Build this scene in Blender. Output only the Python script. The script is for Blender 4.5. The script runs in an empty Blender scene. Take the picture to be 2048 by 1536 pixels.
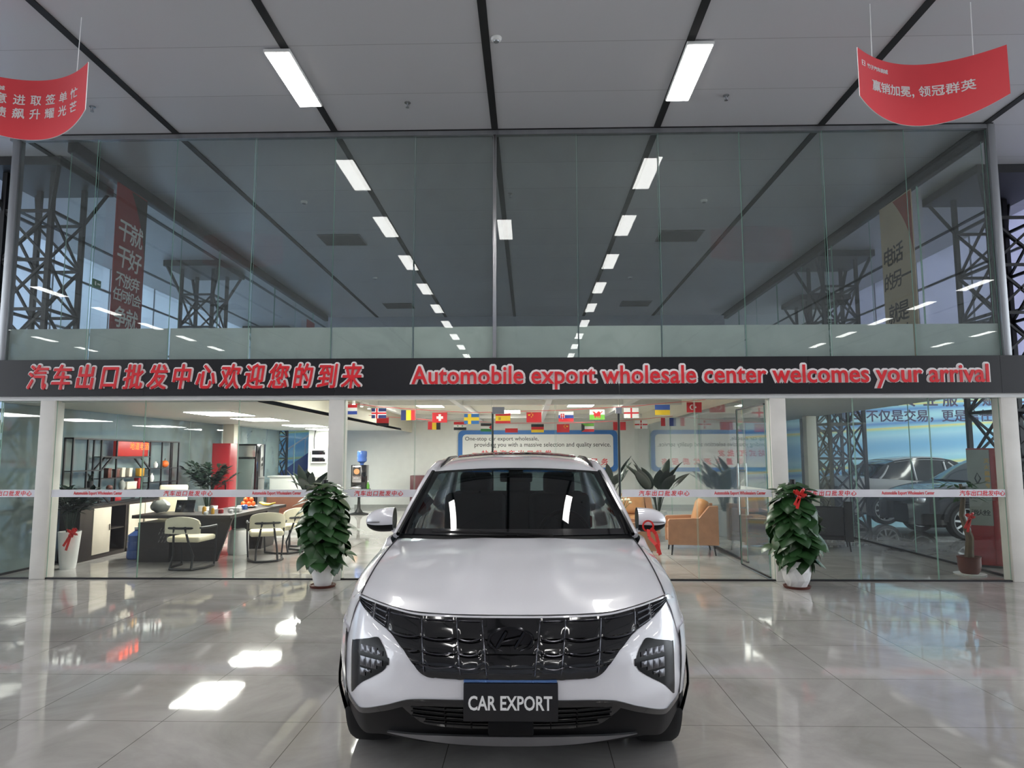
import bpy, bmesh, math, random
from math import sin, cos, tan, pi, radians, sqrt, atan2, hypot
from mathutils import Vector, Matrix

S = bpy.context.scene
COL = S.collection
# ------------------------------------------------------------------ camera
def make_camera():
    h, p, y, r = 1.62, radians(5.908), radians(-1.3982), radians(-0.0875)
    fw = Vector((sin(y)*cos(p), cos(y)*cos(p), sin(p)))
    rt = Vector((cos(y), -sin(y), 0)); up = rt.cross(fw)
    rt, up = rt*cos(r)+up*sin(r), up*cos(r)-rt*sin(r)
    cd = bpy.data.cameras.new('camera'); co = bpy.data.objects.new('camera', cd); COL.objects.link(co)
    cd.sensor_fit = 'HORIZONTAL'; cd.sensor_width = 36; cd.lens = 36*1387/2048
    cd.clip_start = .05; cd.clip_end = 200
    m = Matrix((rt, up, -fw)).transposed().to_4x4(); m.translation = (0, 0, h)
    co.matrix_world = m; S.camera = co
make_camera()
# ------------------------------------------------------------------ view, world
S.view_settings.view_transform = 'Standard'; S.view_settings.look = 'None'
S.view_settings.gamma = 1; S.view_settings.use_curve_mapping = False
S.view_settings.exposure = 0.18
S.cycles.use_denoising = True
S.cycles.transparent_max_bounces = 40
S.cycles.max_bounces = 10
S.cycles.caustics_reflective = False; S.cycles.caustics_refractive = False
S.cycles.sample_clamp_indirect = 6
W = bpy.data.worlds.new('daylight'); S.world = W; W.use_nodes = True
bg = W.node_tree.nodes['Background']; bg.inputs[0].default_value = (.86, .93, 1, 1); bg.inputs[1].default_value = 5

# ------------------------------------------------------------------ materials
def lin(c):
    c = c/255
    return c/12.92 if c <= .04045 else ((c+.055)/1.055)**2.4
def rgb(*c): return tuple(lin(x) for x in c)+(1,)
M = {}
def pbr(name, col, rough=.5, metal=0, var=.06, scale=6, coat=0, emit=None, es=0, bump=0, spec=.5, stretch=None):
    m = bpy.data.materials.new(name); m.use_nodes = True; M[name] = m
    nt = m.node_tree; b = nt.nodes['Principled BSDF']
    b.inputs['Roughness'].default_value = rough; b.inputs['Metallic'].default_value = metal
    b.inputs['Coat Weight'].default_value = coat; b.inputs['Coat Roughness'].default_value = .03
    b.inputs['Specular IOR Level'].default_value = spec
    c = rgb(*col)
    if var:
        tc = nt.nodes.new('ShaderNodeTexCoord'); n = nt.nodes.new('ShaderNodeTexNoise')
        n.inputs['Scale'].default_value = scale; n.inputs['Detail'].default_value = 4
        if stretch:
            mp = nt.nodes.new('ShaderNodeMapping'); mp.inputs['Scale'].default_value = stretch
            nt.links.new(tc.outputs['Object'], mp.inputs[0]); nt.links.new(mp.outputs[0], n.inputs['Vector'])
        else: nt.links.new(tc.outputs['Object'], n.inputs['Vector'])
        r = nt.nodes.new('ShaderNodeValToRGB')
        r.color_ramp.elements[0].position = .3; r.color_ramp.elements[1].position = .7
        r.color_ramp.elements[0].color = tuple(x*(1-var) for x in c[:3])+(1,)
        r.color_ramp.elements[1].color = tuple(min(1, x*(1+var)) for x in c[:3])+(1,)
        nt.links.new(n.outputs['Fac'], r.inputs[0]); nt.links.new(r.outputs[0], b.inputs['Base Color'])
        if bump:
            bp = nt.nodes.new('ShaderNodeBump'); bp.inputs['Strength'].default_value = bump; bp.inputs['Distance'].default_value = .01
            nt.links.new(n.outputs['Fac'], bp.inputs['Height']); nt.links.new(bp.outputs[0], b.inputs['Normal'])
    else: b.inputs['Base Color'].default_value = c
    if emit:
        b.inputs['Emission Color'].default_value = rgb(*emit); b.inputs['Emission Strength'].default_value = es
    return m
def glassmat(name, tint, ior=1.5, rough=0, haze=None, hazeamt=0):
    m = bpy.data.materials.new(name); m.use_nodes = True; M[name] = m
    nt = m.node_tree; nt.nodes.clear()
    o = nt.nodes.new('ShaderNodeOutputMaterial'); mx = nt.nodes.new('ShaderNodeMixShader')
    f = nt.nodes.new('ShaderNodeFresnel'); ge = nt.nodes.new('ShaderNodeNewGeometry'); mi = nt.nodes.new('ShaderNodeMapRange')
    mi.inputs[3].default_value = ior; mi.inputs[4].default_value = 1/ior; nt.links.new(ge.outputs['Backfacing'], mi.inputs[0]); nt.links.new(mi.outputs[0], f.inputs[0])  # a thin pane mirrors alike from both sides
    t = nt.nodes.new('ShaderNodeBsdfTransparent'); t.inputs[0].default_value = tuple(tint)+(1,)
    g = nt.nodes.new('ShaderNodeBsdfGlossy'); g.inputs['Roughness'].default_value = rough; g.inputs['Color'].default_value = (1, 1, 1, 1)
    src = t.outputs[0]
    if haze:
        d = nt.nodes.new('ShaderNodeBsdfDiffuse'); d.inputs[0].default_value = rgb(*haze)
        m2 = nt.nodes.new('ShaderNodeMixShader')
        tc = nt.nodes.new('ShaderNodeTexCoord'); n = nt.nodes.new('ShaderNodeTexNoise'); n.inputs['Scale'].default_value = 1.7
        n.inputs['Detail'].default_value = 6; n.inputs['Distortion'].default_value = 1.0
        mr = nt.nodes.new('ShaderNodeMapRange'); mr.inputs[1].default_value = .35; mr.inputs[2].default_value = .75
        mr.inputs[3].default_value = hazeamt*.85; mr.inputs[4].default_value = hazeamt*1.2
        nt.links.new(tc.outputs['Object'], n.inputs['Vector']); nt.links.new(n.outputs['Fac'], mr.inputs[0]); nt.links.new(mr.outputs[0], m2.inputs[0])
        nt.links.new(t.outputs[0], m2.inputs[1]); nt.links.new(d.outputs[0], m2.inputs[2]); src = m2.outputs[0]
    nt.links.new(f.outputs[0], mx.inputs[0]); nt.links.new(src, mx.inputs[1]); nt.links.new(g.outputs[0], mx.inputs[2])
    nt.links.new(mx.outputs[0], o.inputs[0])
    return m

# ------------------------------------------------------------------ mesh builder
class MB:
    def __init__(s): s.v = []; s.f = []; s.mi = []
    def add(s, vs, fs, mi=0):
        b = len(s.v); s.v += [tuple(p) for p in vs]
        s.f += [tuple(b+i for i in f) for f in fs]; s.mi += [mi]*len(fs); return s
    def box(s, c, d, rz=0, mi=0, bev=0, rx=0, ry=0):
        bm = bmesh.new(); bmesh.ops.create_cube(bm, size=1)
        bmesh.ops.scale(bm, vec=d, verts=bm.verts)
        if bev: bmesh.ops.bevel(bm, geom=bm.edges[:], offset=bev, segments=2 if bev < .02 else 3, affect='EDGES', profile=.5)
        R = Matrix.Rotation(rz, 3, 'Z') @ Matrix.Rotation(ry, 3, 'Y') @ Matrix.Rotation(rx, 3, 'X')
        bm.verts.index_update()
        s.add([Vector(c)+R @ v.co for v in bm.verts], [[v.index for v in f.verts] for f in bm.faces], mi); bm.free(); return s
    def b2(s, x0, x1, y0, y1, z0, z1, mi=0, bev=0):
        return s.box(((x0+x1)/2, (y0+y1)/2, (z0+z1)/2), (abs(x1-x0), abs(y1-y0), abs(z1-z0)), mi=mi, bev=bev)
    def bar(s, p, q, w, d=None, mi=0, up=(0, 0, 1)):
        p, q = Vector(p), Vector(q); d = d or w; t = (q-p).normalized(); u = Vector(up)
        if abs(t.dot(u)) > .99: u = Vector((0, 1, 0))
        a = t.cross(u).normalized()*w/2; b = a.cross(t).normalized()*d/2
        s.add([p-a-b, p+a-b, p+a+b, p-a+b, q-a-b, q+a-b, q+a+b, q-a+b], [(0, 1, 2, 3), (7, 6, 5, 4), (0, 4, 5, 1), (1, 5, 6, 2), (2, 6, 7, 3), (3, 7, 4, 0)], mi); return s
    def tube(s, pts, r, n=8, mi=0, cap=True, sq=1):
        pts = [Vector(p) for p in pts]; rs = r if isinstance(r, (list, tuple)) else [r]*len(pts)
        vs, fs = [], []; u = None
        for i, p in enumerate(pts):
            t = (pts[min(i+1, len(pts)-1)]-pts[max(i-1, 0)]).normalized()
            if u is None:
                u = Vector((0, 0, 1)) if abs(t.z) < .9 else Vector((1, 0, 0))
            a = t.cross(u)
            if a.length < 1e-5: a = t.cross(Vector((0, 1, 0)))
            a.normalize(); b = a.cross(t).normalized(); u = b
            for k in range(n): vs.append(p+a*cos(2*pi*k/n)*rs[i]+b*sin(2*pi*k/n)*rs[i]*sq)
        for i in range(len(pts)-1):
            for k in range(n): fs.append((i*n+k, i*n+(k+1) % n, (i+1)*n+(k+1) % n, (i+1)*n+k))
        if cap: fs += [tuple(range(n))[::-1], tuple((len(pts)-1)*n+k for k in range(n))]
        s.add(vs, fs, mi); return s
    def lathe(s, prof, n=24, c=(0, 0, 0), axis='z', mi=0, jit=None, cap=True):
        vs, fs = [], []; c = Vector(c)
        for i, (r, z) in enumerate(prof):
            for k in range(n):
                a = 2*pi*k/n+(pi/n if jit and i % 2 else 0)
                x, y = r*cos(a), r*sin(a)
                vs.append(c+(Vector((x, y, z)) if axis == 'z' else Vector((z, x, y)) if axis == 'x' else Vector((x, z, y))))
        for i in range(len(prof)-1):
            for k in range(n): fs.append((i*n+k, i*n+(k+1) % n, (i+1)*n+(k+1) % n, (i+1)*n+k))
        if cap and prof[0][0] > 1e-4: fs.append(tuple(range(n))[::-1])
        if cap and prof[-1][0] > 1e-4: fs.append(tuple((len(prof)-1)*n+k for k in range(n)))
        s.add(vs, fs, mi); return s
    def ball(s, c, r, n=12, m=8, mi=0):
        r = r if isinstance(r, (list, tuple)) else (r, r, r)
        vs, fs = [], []
        for i in range(m+1):
            t = pi*i/m
            for k in range(n): a = 2*pi*k/n; vs.append((c[0]+r[0]*sin(t)*cos(a), c[1]+r[1]*sin(t)*sin(a), c[2]+r[2]*cos(t)))
        for i in range(m):
            for k in range(n): fs.append((i*n+k, (i+1)*n+k, (i+1)*n+(k+1) % n, i*n+(k+1) % n))
        s.add(vs, fs, mi); return s
    def grid(s, fn, nu, nv, mi=0, mf=None, keep=None):
        vs = [fn(i/nu, j/nv) for i in range(nu+1) for j in range(nv+1)]; b = len(s.v); s.v += [tuple(p) for p in vs]
        for i in range(nu):
            for j in range(nv):
                if keep and not keep((i+.5)/nu, (j+.5)/nv): continue
                q = i*(nv+1)+j; s.f.append((b+q, b+q+nv+1, b+q+nv+2, b+q+1)); s.mi.append(mf((i+.5)/nu, (j+.5)/nv) if mf else mi)
        return s
    def prism(s, out, y0, y1, fn=None, mi=0):
        """outline in x,z; extruded along y"""
        n = len(out); fn = fn or (lambda x, y, z: (x, y, z))
        s.add([fn(x, y0, z) for x, z in out]+[fn(x, y1, z) for x, z in out], [tuple(range(n)), tuple(range(2*n-1, n-1, -1))]+[(k, k+n, (k+1) % n+n, (k+1) % n) for k in range(n)], mi); return s
    def xf(s, fn, start=0):
        s.v[start:] = [tuple(fn(Vector(p))) for p in s.v[start:]]; return s
    def build(s, name, mats, parent=None, smooth=35, loc=None, merge=0, solid=0):
        me = bpy.data.meshes.new(name); me.from_pydata(s.v, [], s.f)
        for m in (mats if isinstance(mats, (list, tuple)) else [mats]): me.materials.append(M[m] if isinstance(m, str) else m)
        if len(me.materials) > 1: me.polygons.foreach_set('material_index', s.mi)
        bm = bmesh.new(); bm.from_mesh(me)
        if merge: bmesh.ops.remove_doubles(bm, verts=bm.verts, dist=merge)
        bmesh.ops.recalc_face_normals(bm, faces=bm.faces); bm.to_mesh(me); bm.free()
        if smooth: me.shade_smooth(); me.set_sharp_from_angle(angle=radians(smooth))
        me.update()
        o = bpy.data.objects.new(name, me); COL.objects.link(o)
        if parent: o.parent = parent
        if loc: o.location = loc
        return o

def tag(o, label=None, cat=None, group=None, kind=None):
    if label: o['label'] = label
    if cat: o['category'] = cat
    if group: o['group'] = group
    if kind: o['kind'] = kind
    return o
def thing(name, label, cat, loc=(0, 0, 0), rz=0, group=None, kind=None):
    o = bpy.data.objects.new(name, None); COL.objects.link(o); o.location = loc; o.rotation_euler = (0, 0, rz); o.empty_display_size = .1
    return tag(o, label, cat, group, kind)
def struct(name, mb, mat, label=None, cat=None, **k):
    return tag(mb.build(name, mat, **k), label, cat, kind='structure')
def dup(o, loc=None, rz=None, label=None, group=None, scale=None, mats=None):
    c = o.copy(); COL.objects.link(c)
    if loc is not None: c.location = loc
    if rz is not None: c.rotation_euler = (0, 0, rz)
    if scale: c.scale = scale
    if label: c['label'] = label
    if group: c['group'] = group
    def kids(src, dst):
        for ch in [x for x in bpy.data.objects if x.parent == src and x.name in src_names]:
            d = ch.copy(); COL.objects.link(d); d.parent = dst; kids(ch, d)
    src_names = {x.name for x in bpy.data.objects}
    kids(o, c); return c

_txt = {}
def text_geo(body, off=0, shear=0, ext=.02, space=1):
    k = (body, off, shear, ext, space)
    if k not in _txt:
        c = bpy.data.curves.new('t', 'FONT'); c.body = body; c.offset = off; c.shear = shear; c.extrude = ext; c.resolution_u = 3; c.space_character = space
        o = bpy.data.objects.new('t', c); COL.objects.link(o)
        dg = bpy.context.evaluated_depsgraph_get(); dg.update()
        me = bpy.data.meshes.new_from_object(o.evaluated_get(dg))
        _txt[k] = ([v.co.copy() for v in me.vertices], [tuple(p.vertices) for p in me.polygons])
        bpy.data.objects.remove(o); bpy.data.curves.remove(c); bpy.data.meshes.remove(me)
    return _txt[k]
def add_text(mb, body, x0, x1, z0, z1, y, off=0, shear=0, ext=.01, base=None, space=1, mi=0, fn=None):
    """fits the writing `body` into the box x0..x1, z0..z1 on the plane y, facing -y; base: same body with offset base sets the fit"""
    ref = text_geo(body, base if base is not None else off, shear, .02, space)[0]
    vs, fs = text_geo(body, off, shear, .02, space)
    ax, bx = min(v.x for v in ref), max(v.x for v in ref); ay, by = min(v.y for v in ref), max(v.y for v in ref)
    out = []
    for v in vs:
        p = (x0+(v.x-ax)/(bx-ax)*(x1-x0), y-(v.z/.02)*ext, z0+(v.y-ay)/(by-ay)*(z1-z0))
        out.append(fn(*p) if fn else p)
    mb.add(out, fs, mi); return mb
def spread(mb, start, r, n=8, dy=.0006):
    """thickens flat lettering added since `start` by r in its own plane (x, z)"""
    vs = mb.v[start[0]:]; fs = [tuple(i-start[0] for i in f) for f in mb.f[start[1]:]]
    for k in range(n):
        a = 2*pi*k/n; mb.add([(x+r*cos(a), y+dy*(k+1), z+r*sin(a)) for x, y, z in vs], fs)
    return mb
def add_cjk(mb, body, x0, x1, z0, z1, y, off=.02, shear=0, ext=.01, mi=0, fn=None, xs=1):
    """one glyph per cell, evenly spaced"""
    n = len(body); h = z1-z0; pitch = (x1-x0-h*.92*xs)/max(1, n-1)
    st = (len(mb.v), len(mb.f))
    for i, ch in enumerate(body):
        vs, fs = text_geo(ch, 0, shear, .02)
        out = []
        for v in vs:
            p = (x0+i*pitch+h*.46*xs+(v.x-.5)*h*xs, y-(v.z/.02)*ext, (z0+z1)/2+(v.y-.37)*h)
            out.append(fn(*p) if fn else p)
        mb.add(out, fs, mi)
    if off: spread(mb, st, off*h*.8, 5, .00015)
    return mb

# ------------------------------------------------------------------ palette
pbr('ceiling_light_diffuser', (255, 255, 255), .5, var=0, emit=(255, 253, 250), es=20)
pbr('panel_light_glow', (255, 255, 255), .5, var=0, emit=(255, 252, 244), es=36)
pbr('white_metal', (226, 226, 224), .35, var=.03)
pbr('black_metal', (22, 22, 26), .45, var=.1)
pbr('truss_black', (24, 24, 28), .5, var=.15)
pbr('grey_metal', (150, 152, 155), .35, .7, var=.08, stretch=(1, 1, .2))
pbr('column_white', (222, 220, 214), .5, var=.05, scale=3)
pbr('cream_panel', (226, 222, 205), .5, var=.03)
pbr('white_wall', (228, 230, 226), .45, var=.03)
pbr('sign_black', (20, 20, 25), .35, var=.15, scale=2)
pbr('letter_red', (224, 40, 50), .35, var=.05)
pbr('letter_white', (240, 240, 240), .4, var=.02)
pbr('decal_white', (228, 228, 234), .45, var=.03)
pbr('text_black', (32, 32, 36), .5, var=.05)
pbr('board_white', (232, 233, 232), .4, var=.02)
pbr('board_blue', (38, 112, 190), .4, var=.05)
pbr('banner_red', (234, 74, 82), .45, var=.04, scale=2)
pbr('ceil_black', (18, 18, 21), .6, var=.1)
pbr('vent_black', (12, 12, 14), .6, var=.2)
pbr('wood_dark', (42, 36, 34), .4, var=.25, scale=4, stretch=(1, 1, 8))
pbr('beige_door', (214, 205, 188), .4, var=.04)
pbr('cream_seat', (224, 216, 188), .5, var=.04)
pbr('tan_leather', (178, 130, 98), .5, var=.1, scale=9, bump=.15)
pbr('tan_cushion', (190, 138, 90), .5, var=.1, scale=9, bump=.15)
pbr('dark_leather', (38, 38, 42), .45, var=.15)
pbr('leaf_green', (46, 80, 44), .32, var=.35, scale=5)
pbr('leaf_dark', (22, 44, 30), .4, var=.35, scale=5)
pbr('pot_white', (232, 232, 230), .3, var=.03)
pbr('pot_brown', (92, 48, 38), .5, var=.15)
pbr('soil', (40, 30, 24), .9, var=.4, scale=30)
pbr('bark', (92, 78, 60), .8, var=.3, scale=12)
pbr('ribbon_red', (206, 40, 34), .45, var=.12, scale=12)
pbr('water_blue', (70, 104, 176), .15, var=.1)
pbr('steel', (190, 190, 192), .25, .9, var=.05)
pbr('cabinet_red', (150, 26, 34), .35, var=.08)
pbr('orange_fruit', (226, 104, 32), .45, var=.1)
pbr('yellow_fruit', (226, 190, 60), .5, var=.1)
pbr('green_glass', (90, 150, 60), .2, var=.1)
pbr('gold_item', (214, 160, 50), .35, .3, var=.1)
pbr('stone_grey', (150, 152, 148), .35, var=.06)
glassmat('clear_glass', (.955, .975, .965), 1.5)
glassmat('facade_glass', (.88, .905, .895), 1.34, haze=(150, 156, 154), hazeamt=.10)
glassmat('office_glass', (.95, .972, .96), 1.38)
glassmat('frost_film', (.9, .95, .93), 1.2, rough=.2, haze=(228, 238, 234), hazeamt=.82)
pbr('glass_edge', (150, 188, 172), .2, var=.05)
# ================================================================== SETTING
D = 9.29; ZC = 6.156; XM = -.46
def floor_mat():
    m = bpy.data.materials.new('polished_tile'); m.use_nodes = True; M['polished_tile'] = m
    nt = m.node_tree; N = nt.nodes.new; L = nt.links.new; b = nt.nodes['Principled BSDF']
    tc = N('ShaderNodeTexCoord')
    n1 = N('ShaderNodeTexNoise'); n1.inputs['Scale'].default_value = .9; n1.inputs['Detail'].default_value = 8; n1.inputs['Distortion'].default_value = 1.4; n1.inputs['Roughness'].default_value = .62
    L(tc.outputs['Object'], n1.inputs['Vector'])
    r = N('ShaderNodeValToRGB'); e = r.color_ramp.elements
    e[0].position = .32; e[0].color = rgb(160, 156, 153); e[1].position = .7; e[1].color = rgb(196, 192, 189)
    L(n1.outputs['Fac'], r.inputs[0])
    br = N('ShaderNodeTexBrick'); br.offset = 0; br.inputs['Scale'].default_value = 1; br.inputs['Brick Width'].default_value = .9; br.inputs['Row Height'].default_value = .9
    br.inputs['Mortar Size'].default_value = .0028; br.inputs['Mortar Smooth'].default_value = .1
    br.inputs['Color1'].default_value = (1, 1, 1, 1); br.inputs['Color2'].default_value = (.95, .95, .95, 1); br.inputs['Mortar'].default_value = (.34, .33, .32, 1)
    mp = N('ShaderNodeMapping'); mp.inputs['Location'].default_value = (.46, .1, 0); L(tc.outputs['Object'], mp.inputs[0]); L(mp.outputs[0], br.inputs['Vector'])
    mx = N('ShaderNodeMix'); mx.data_type = 'RGBA'; mx.blend_type = 'MULTIPLY'; mx.inputs[0].default_value = 1
    L(r.outputs[0], mx.inputs[6]); L(br.outputs['Color'], mx.inputs[7]); L(mx.outputs[2], b.inputs['Base Color'])
    b.inputs['Roughness'].default_value = .045; b.inputs['Specular IOR Level'].default_value = .62
    # slight waviness of the laid tiles, so reflections break up from tile to tile
    n2 = N('ShaderNodeTexNoise'); n2.inputs['Scale'].default_value = 2.2; n2.inputs['Detail'].default_value = 2; L(tc.outputs['Object'], n2.inputs['Vector'])
    bp = N('ShaderNodeBump'); bp.inputs['Strength'].default_value = .05; bp.inputs['Distance'].default_value = .02; L(n2.outputs['Fac'], bp.inputs['Height']); L(bp.outputs[0], b.inputs['Normal'])
floor_mat()
def ceil_mat():
    m = bpy.data.materials.new('ceiling_panel'); m.use_nodes = True; M['ceiling_panel'] = m
    nt = m.node_tree; N = nt.nodes.new; L = nt.links.new; b = nt.nodes['Principled BSDF']
    tc = N('ShaderNodeTexCoord'); br = N('ShaderNodeTexBrick'); br.offset = 0; br.inputs['Scale'].default_value = 1
    br.inputs['Brick Width'].default_value = 2.25; br.inputs['Row Height'].default_value = 1.05; br.inputs['Mortar Size'].default_value = .004; br.inputs['Mortar Smooth'].default_value = .2
    br.inputs['Color1'].default_value = rgb(196, 196, 200); br.inputs['Color2'].default_value = rgb(191, 191, 195); br.inputs['Mortar'].default_value = rgb(140, 140, 144)
    mp = N('ShaderNodeMapping'); mp.inputs['Location'].default_value = (.46, -7.22, 0); L(tc.outputs['Object'], mp.inputs[0]); L(mp.outputs[0], br.inputs['Vector'])
    n = N('ShaderNodeTexNoise'); n.inputs['Scale'].default_value = 1.1; n.inputs['Detail'].default_value = 5; L(tc.outputs['Object'], n.inputs['Vector'])
    mr = N('ShaderNodeMapRange'); mr.inputs[3].default_value = .27; mr.inputs[4].default_value = .36; L(n.outputs['Fac'], mr.inputs[0]); L(mr.outputs[0], b.inputs['Roughness'])
    L(br.outputs['Color'], b.inputs['Base Color']); b.inputs['Specular IOR Level'].default_value = .4
ceil_mat()
X0, X1, YB, YF = -21, 20, -14, 28.2
struct('floor', MB().b2(X0, X1, YB, 9.9, -.1, 0).b2(-10.3, X1, 9.9, YF, -.1, 0), 'polished_tile')
struct('ceiling', MB().b2(X0, X1, YB, 9.9, ZC, ZC+.1).b2(-10.3, X1, 9.9, YF, ZC, ZC+.1), 'ceiling_panel')
pbr('hall_wall', (182, 186, 196), .5, var=.06, scale=1.2)
def translucent(name, front, through):
    m = bpy.data.materials.new(name); m.use_nodes = True; M[name] = m; nt = m.node_tree; nt.nodes.clear()
    o = nt.nodes.new('ShaderNodeOutputMaterial'); a = nt.nodes.new('ShaderNodeAddShader'); d = nt.nodes.new('ShaderNodeBsdfDiffuse'); t = nt.nodes.new('ShaderNodeBsdfTranslucent')
    d.inputs[0].default_value = rgb(*front); tc = nt.nodes.new('ShaderNodeTexCoord'); n = nt.nodes.new('ShaderNodeTexNoise'); n.inputs['Scale'].default_value = .8
    r = nt.nodes.new('ShaderNodeValToRGB'); r.color_ramp.elements[0].position = .3; r.color_ramp.elements[1].position = .7
    r.color_ramp.elements[0].color = tuple(x*.8 for x in rgb(*through)[:3])+(1,); r.color_ramp.elements[1].color = rgb(*through)
    L = nt.links.new; L(tc.outputs['Object'], n.inputs['Vector']); L(n.outputs['Fac'], r.inputs[0]); L(r.outputs[0], t.inputs[0])
    L(d.outputs[0], a.inputs[0]); L(t.outputs[0], a.inputs[1]); L(a.outputs[0], o.inputs[0])
translucent('daylight_panel', (160, 164, 170), (156, 164, 174))
translucent('daylight_panel_pale', (190, 188, 200), (176, 176, 188))
struct('wall_left', MB().b2(X0, -10.2, 9.8, 9.9, 0, ZC), 'hall_wall')
mb = MB()
for k in range(8): mb.b2(X1-.05, X1+.05, 9+k*2.6, 9.15+k*2.6, 0, ZC)
struct('window_frame_bay', mb, 'grey_metal')  # open glazed side, added so daylight reaches the mural bay
# back of the hall
struct('wall_back', MB().b2(X0, X1, YF, YF+.1, 0, ZC), 'hall_wall')
# side bays beyond the glass box
mb = MB().b2(-10.3, -10.2, D+.6, YF, 0, ZC)
for z in (2.9, 4.4, 5.55): mb.b2(-10.2, -10.17, D+.6, YF, z, z+.05, mi=1)
for k in range(9): mb.b2(-10.2, -10.18, D+1+2*k, D+1.03+2*k, 0, ZC, mi=1)
struct('wall_bay_left', mb, ['daylight_panel', 'grey_metal'])
mb = MB().b2(9.2, 9.3, D+.6, 21, 3.3, ZC)
for z in (4.3, 5.45): mb.b2(9.17, 9.2, D+.6, 21, z, z+.05, mi=1)
for k in range(6): mb.b2(9.18, 9.2, D+1+2*k, D+1.03+2*k, 3.3, ZC, mi=1)
struct('wall_bay_right', mb, ['daylight_panel_pale', 'grey_metal'])
# black ceiling strips between the panels
for i, k in enumerate(range(-8, 9)):
    x = XM+2.25*k
    struct('trim_%d' % (i+1), MB().b2(x-.045, x+.045, YB, YF, ZC-.012, ZC+.004), 'ceil_black')
# the hall behind the camera: unseen side glazing added so daylight brightens it, the front is solid wall
mb = MB().b2(X0, X1, YB-.1, YB, 3.0, ZC).b2(X0, X1, YB-.1, YB, 0, .5)
xs = [X0, -19, -17, -13, -10.5, -7, -4.5, -1.5, 1.0, 4.0, 6.5, 10, 12.5, 16, 18, X1]
mb.b2(X0, X1, YB-.1, YB, .5, 3.0)
struct('wall_front', mb, 'hall_wall')
for n, x in (('left', X0), ('right', X1)):
    struct('wall_front_'+n, MB().b2(x-.1, x+.1, YB, -6, 0, ZC), 'hall_wall')
    mb = MB()
    for k in range(7): mb.b2(x-.06, x+.06, -6+k*2.45, -5.88+k*2.45, 0, ZC)
    for z in (0, 2.6, 4.4, ZC-.14): mb.b2(x-.05, x+.05, -6, 9, z, z+.12)
    struct('window_frame_'+n, mb, 'grey_metal')  # frames of the side openings added to let daylight in

# ------------------------------------------------------------------ upper glazing
struct('trim_18', MB().b2(-7.35, 6.38, D-.03, D+.05, ZC-.075, ZC-.012), 'grey_metal')
struct('trim_19', MB().b2(-7.35, 6.38, D-.045, D+.07, ZC-.012, ZC), 'ceil_black')
rnd = random.Random(5)
filmtone = {5: 'frost_film_pale', 7: 'frost_film_pale'}
glassmat('frost_film_pale', (.9, .95, .93), 1.2, rough=.2, haze=(240, 250, 244), hazeamt=.92)
def pane(name, x0, x1, z0, z1, y, mat, parent=None, th=.01, label=None):
    mb = MB()
    xa, xb, ya, yb = x0, x1, y-th/2, y+th/2
    mb.add([(xa, ya, z0), (xb, ya, z0), (xb, ya, z1), (xa, ya, z1)], [(0, 1, 2, 3)], 0)
    mb.add([(xa, yb, z0), (xb, yb, z0), (xb, yb, z1), (xa, yb, z1)], [(3, 2, 1, 0)], 0)
    mb.b2(xa, xa+.003, ya, yb, z0, z1, mi=1).b2(xb-.003, xb, ya, yb, z0, z1, mi=1)
    o = mb.build(name, [mat, 'glass_edge'], parent, smooth=0)
    return o
for k in range(12):
    xa, xb = -7.2+1.125*k+.006, -7.2+1.125*(k+1)-.006
    dy = .012 if k % 2 else -.012
    o = pane('window_%d' % (k+1), xa, xb, 2.925, ZC-.07, D+dy, 'facade_glass'); tag(o, kind='structure')
    MB().b2(xa+.004, xb-.004, D+.03, D+.034, 2.925, 3.375).build('frosted_film', filmtone.get(k, 'frost_film'), o, smooth=0)
mb = MB().b2(-.487, -.437, D-.03, D+.06, 2.9, ZC-.07, bev=.006)
struct('trim_20', mb, 'steel')
struct('trim_21', MB().b2(-7.3, -7.19, D-.04, D+.07, 2.9, ZC-.012, bev=.006), 'grey_metal')
struct('trim_22', MB().b2(6.3, 6.4, D-.04, D+.07, 2.9, ZC-.012, bev=.006), 'grey_metal')
struct('wall_right_room', MB().b2(3.42, 3.5, 14.2, 21.9, 0, 2.48), 'hall_wall')  # added to block the board's reflection in the right side glass
# upper side walls of the box: glass, with a pipe-like beam along the top
for s, xw, n0 in ((-1, -6.55, 13), (1, 6.3, 17)):
    for k in range(4):
        ya = D+.12+k*3.2; mb = MB(); yb = ya+3.18
        for xo in (-.005, .005): mb.add([(xw+xo, ya, 2.95), (xw+xo, yb, 2.95), (xw+xo, yb, ZC-.2), (xw+xo, ya, ZC-.2)], [(0, 1, 2, 3)])
        mb.b2(xw-.005, xw+.005, ya, ya+.004, 2.95, ZC-.2, mi=1).b2(xw-.012, xw+.012, ya+1.6, ya+1.612, 2.95, ZC-.2, mi=1)
        tag(mb.build('window_%d' % (n0+k), ['office_glass', 'glass_edge'], smooth=0), kind='structure')
    struct('trim_%d' % (23 if s < 0 else 24), MB().b2(xw-.06, xw+.06, D+.1, 22, ZC-.2, ZC-.012, bev=.02), 'black_metal')
    struct('trim_%d' % (25 if s < 0 else 26), MB().b2(xw-.04, xw+.04, D+.1, 22, 2.86, 2.95), 'grey_metal')
struct('wall_upper_back', MB().b2(-6.6, 6.35, 22.3, 22.4, 2.9, ZC), 'hall_wall')

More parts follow.
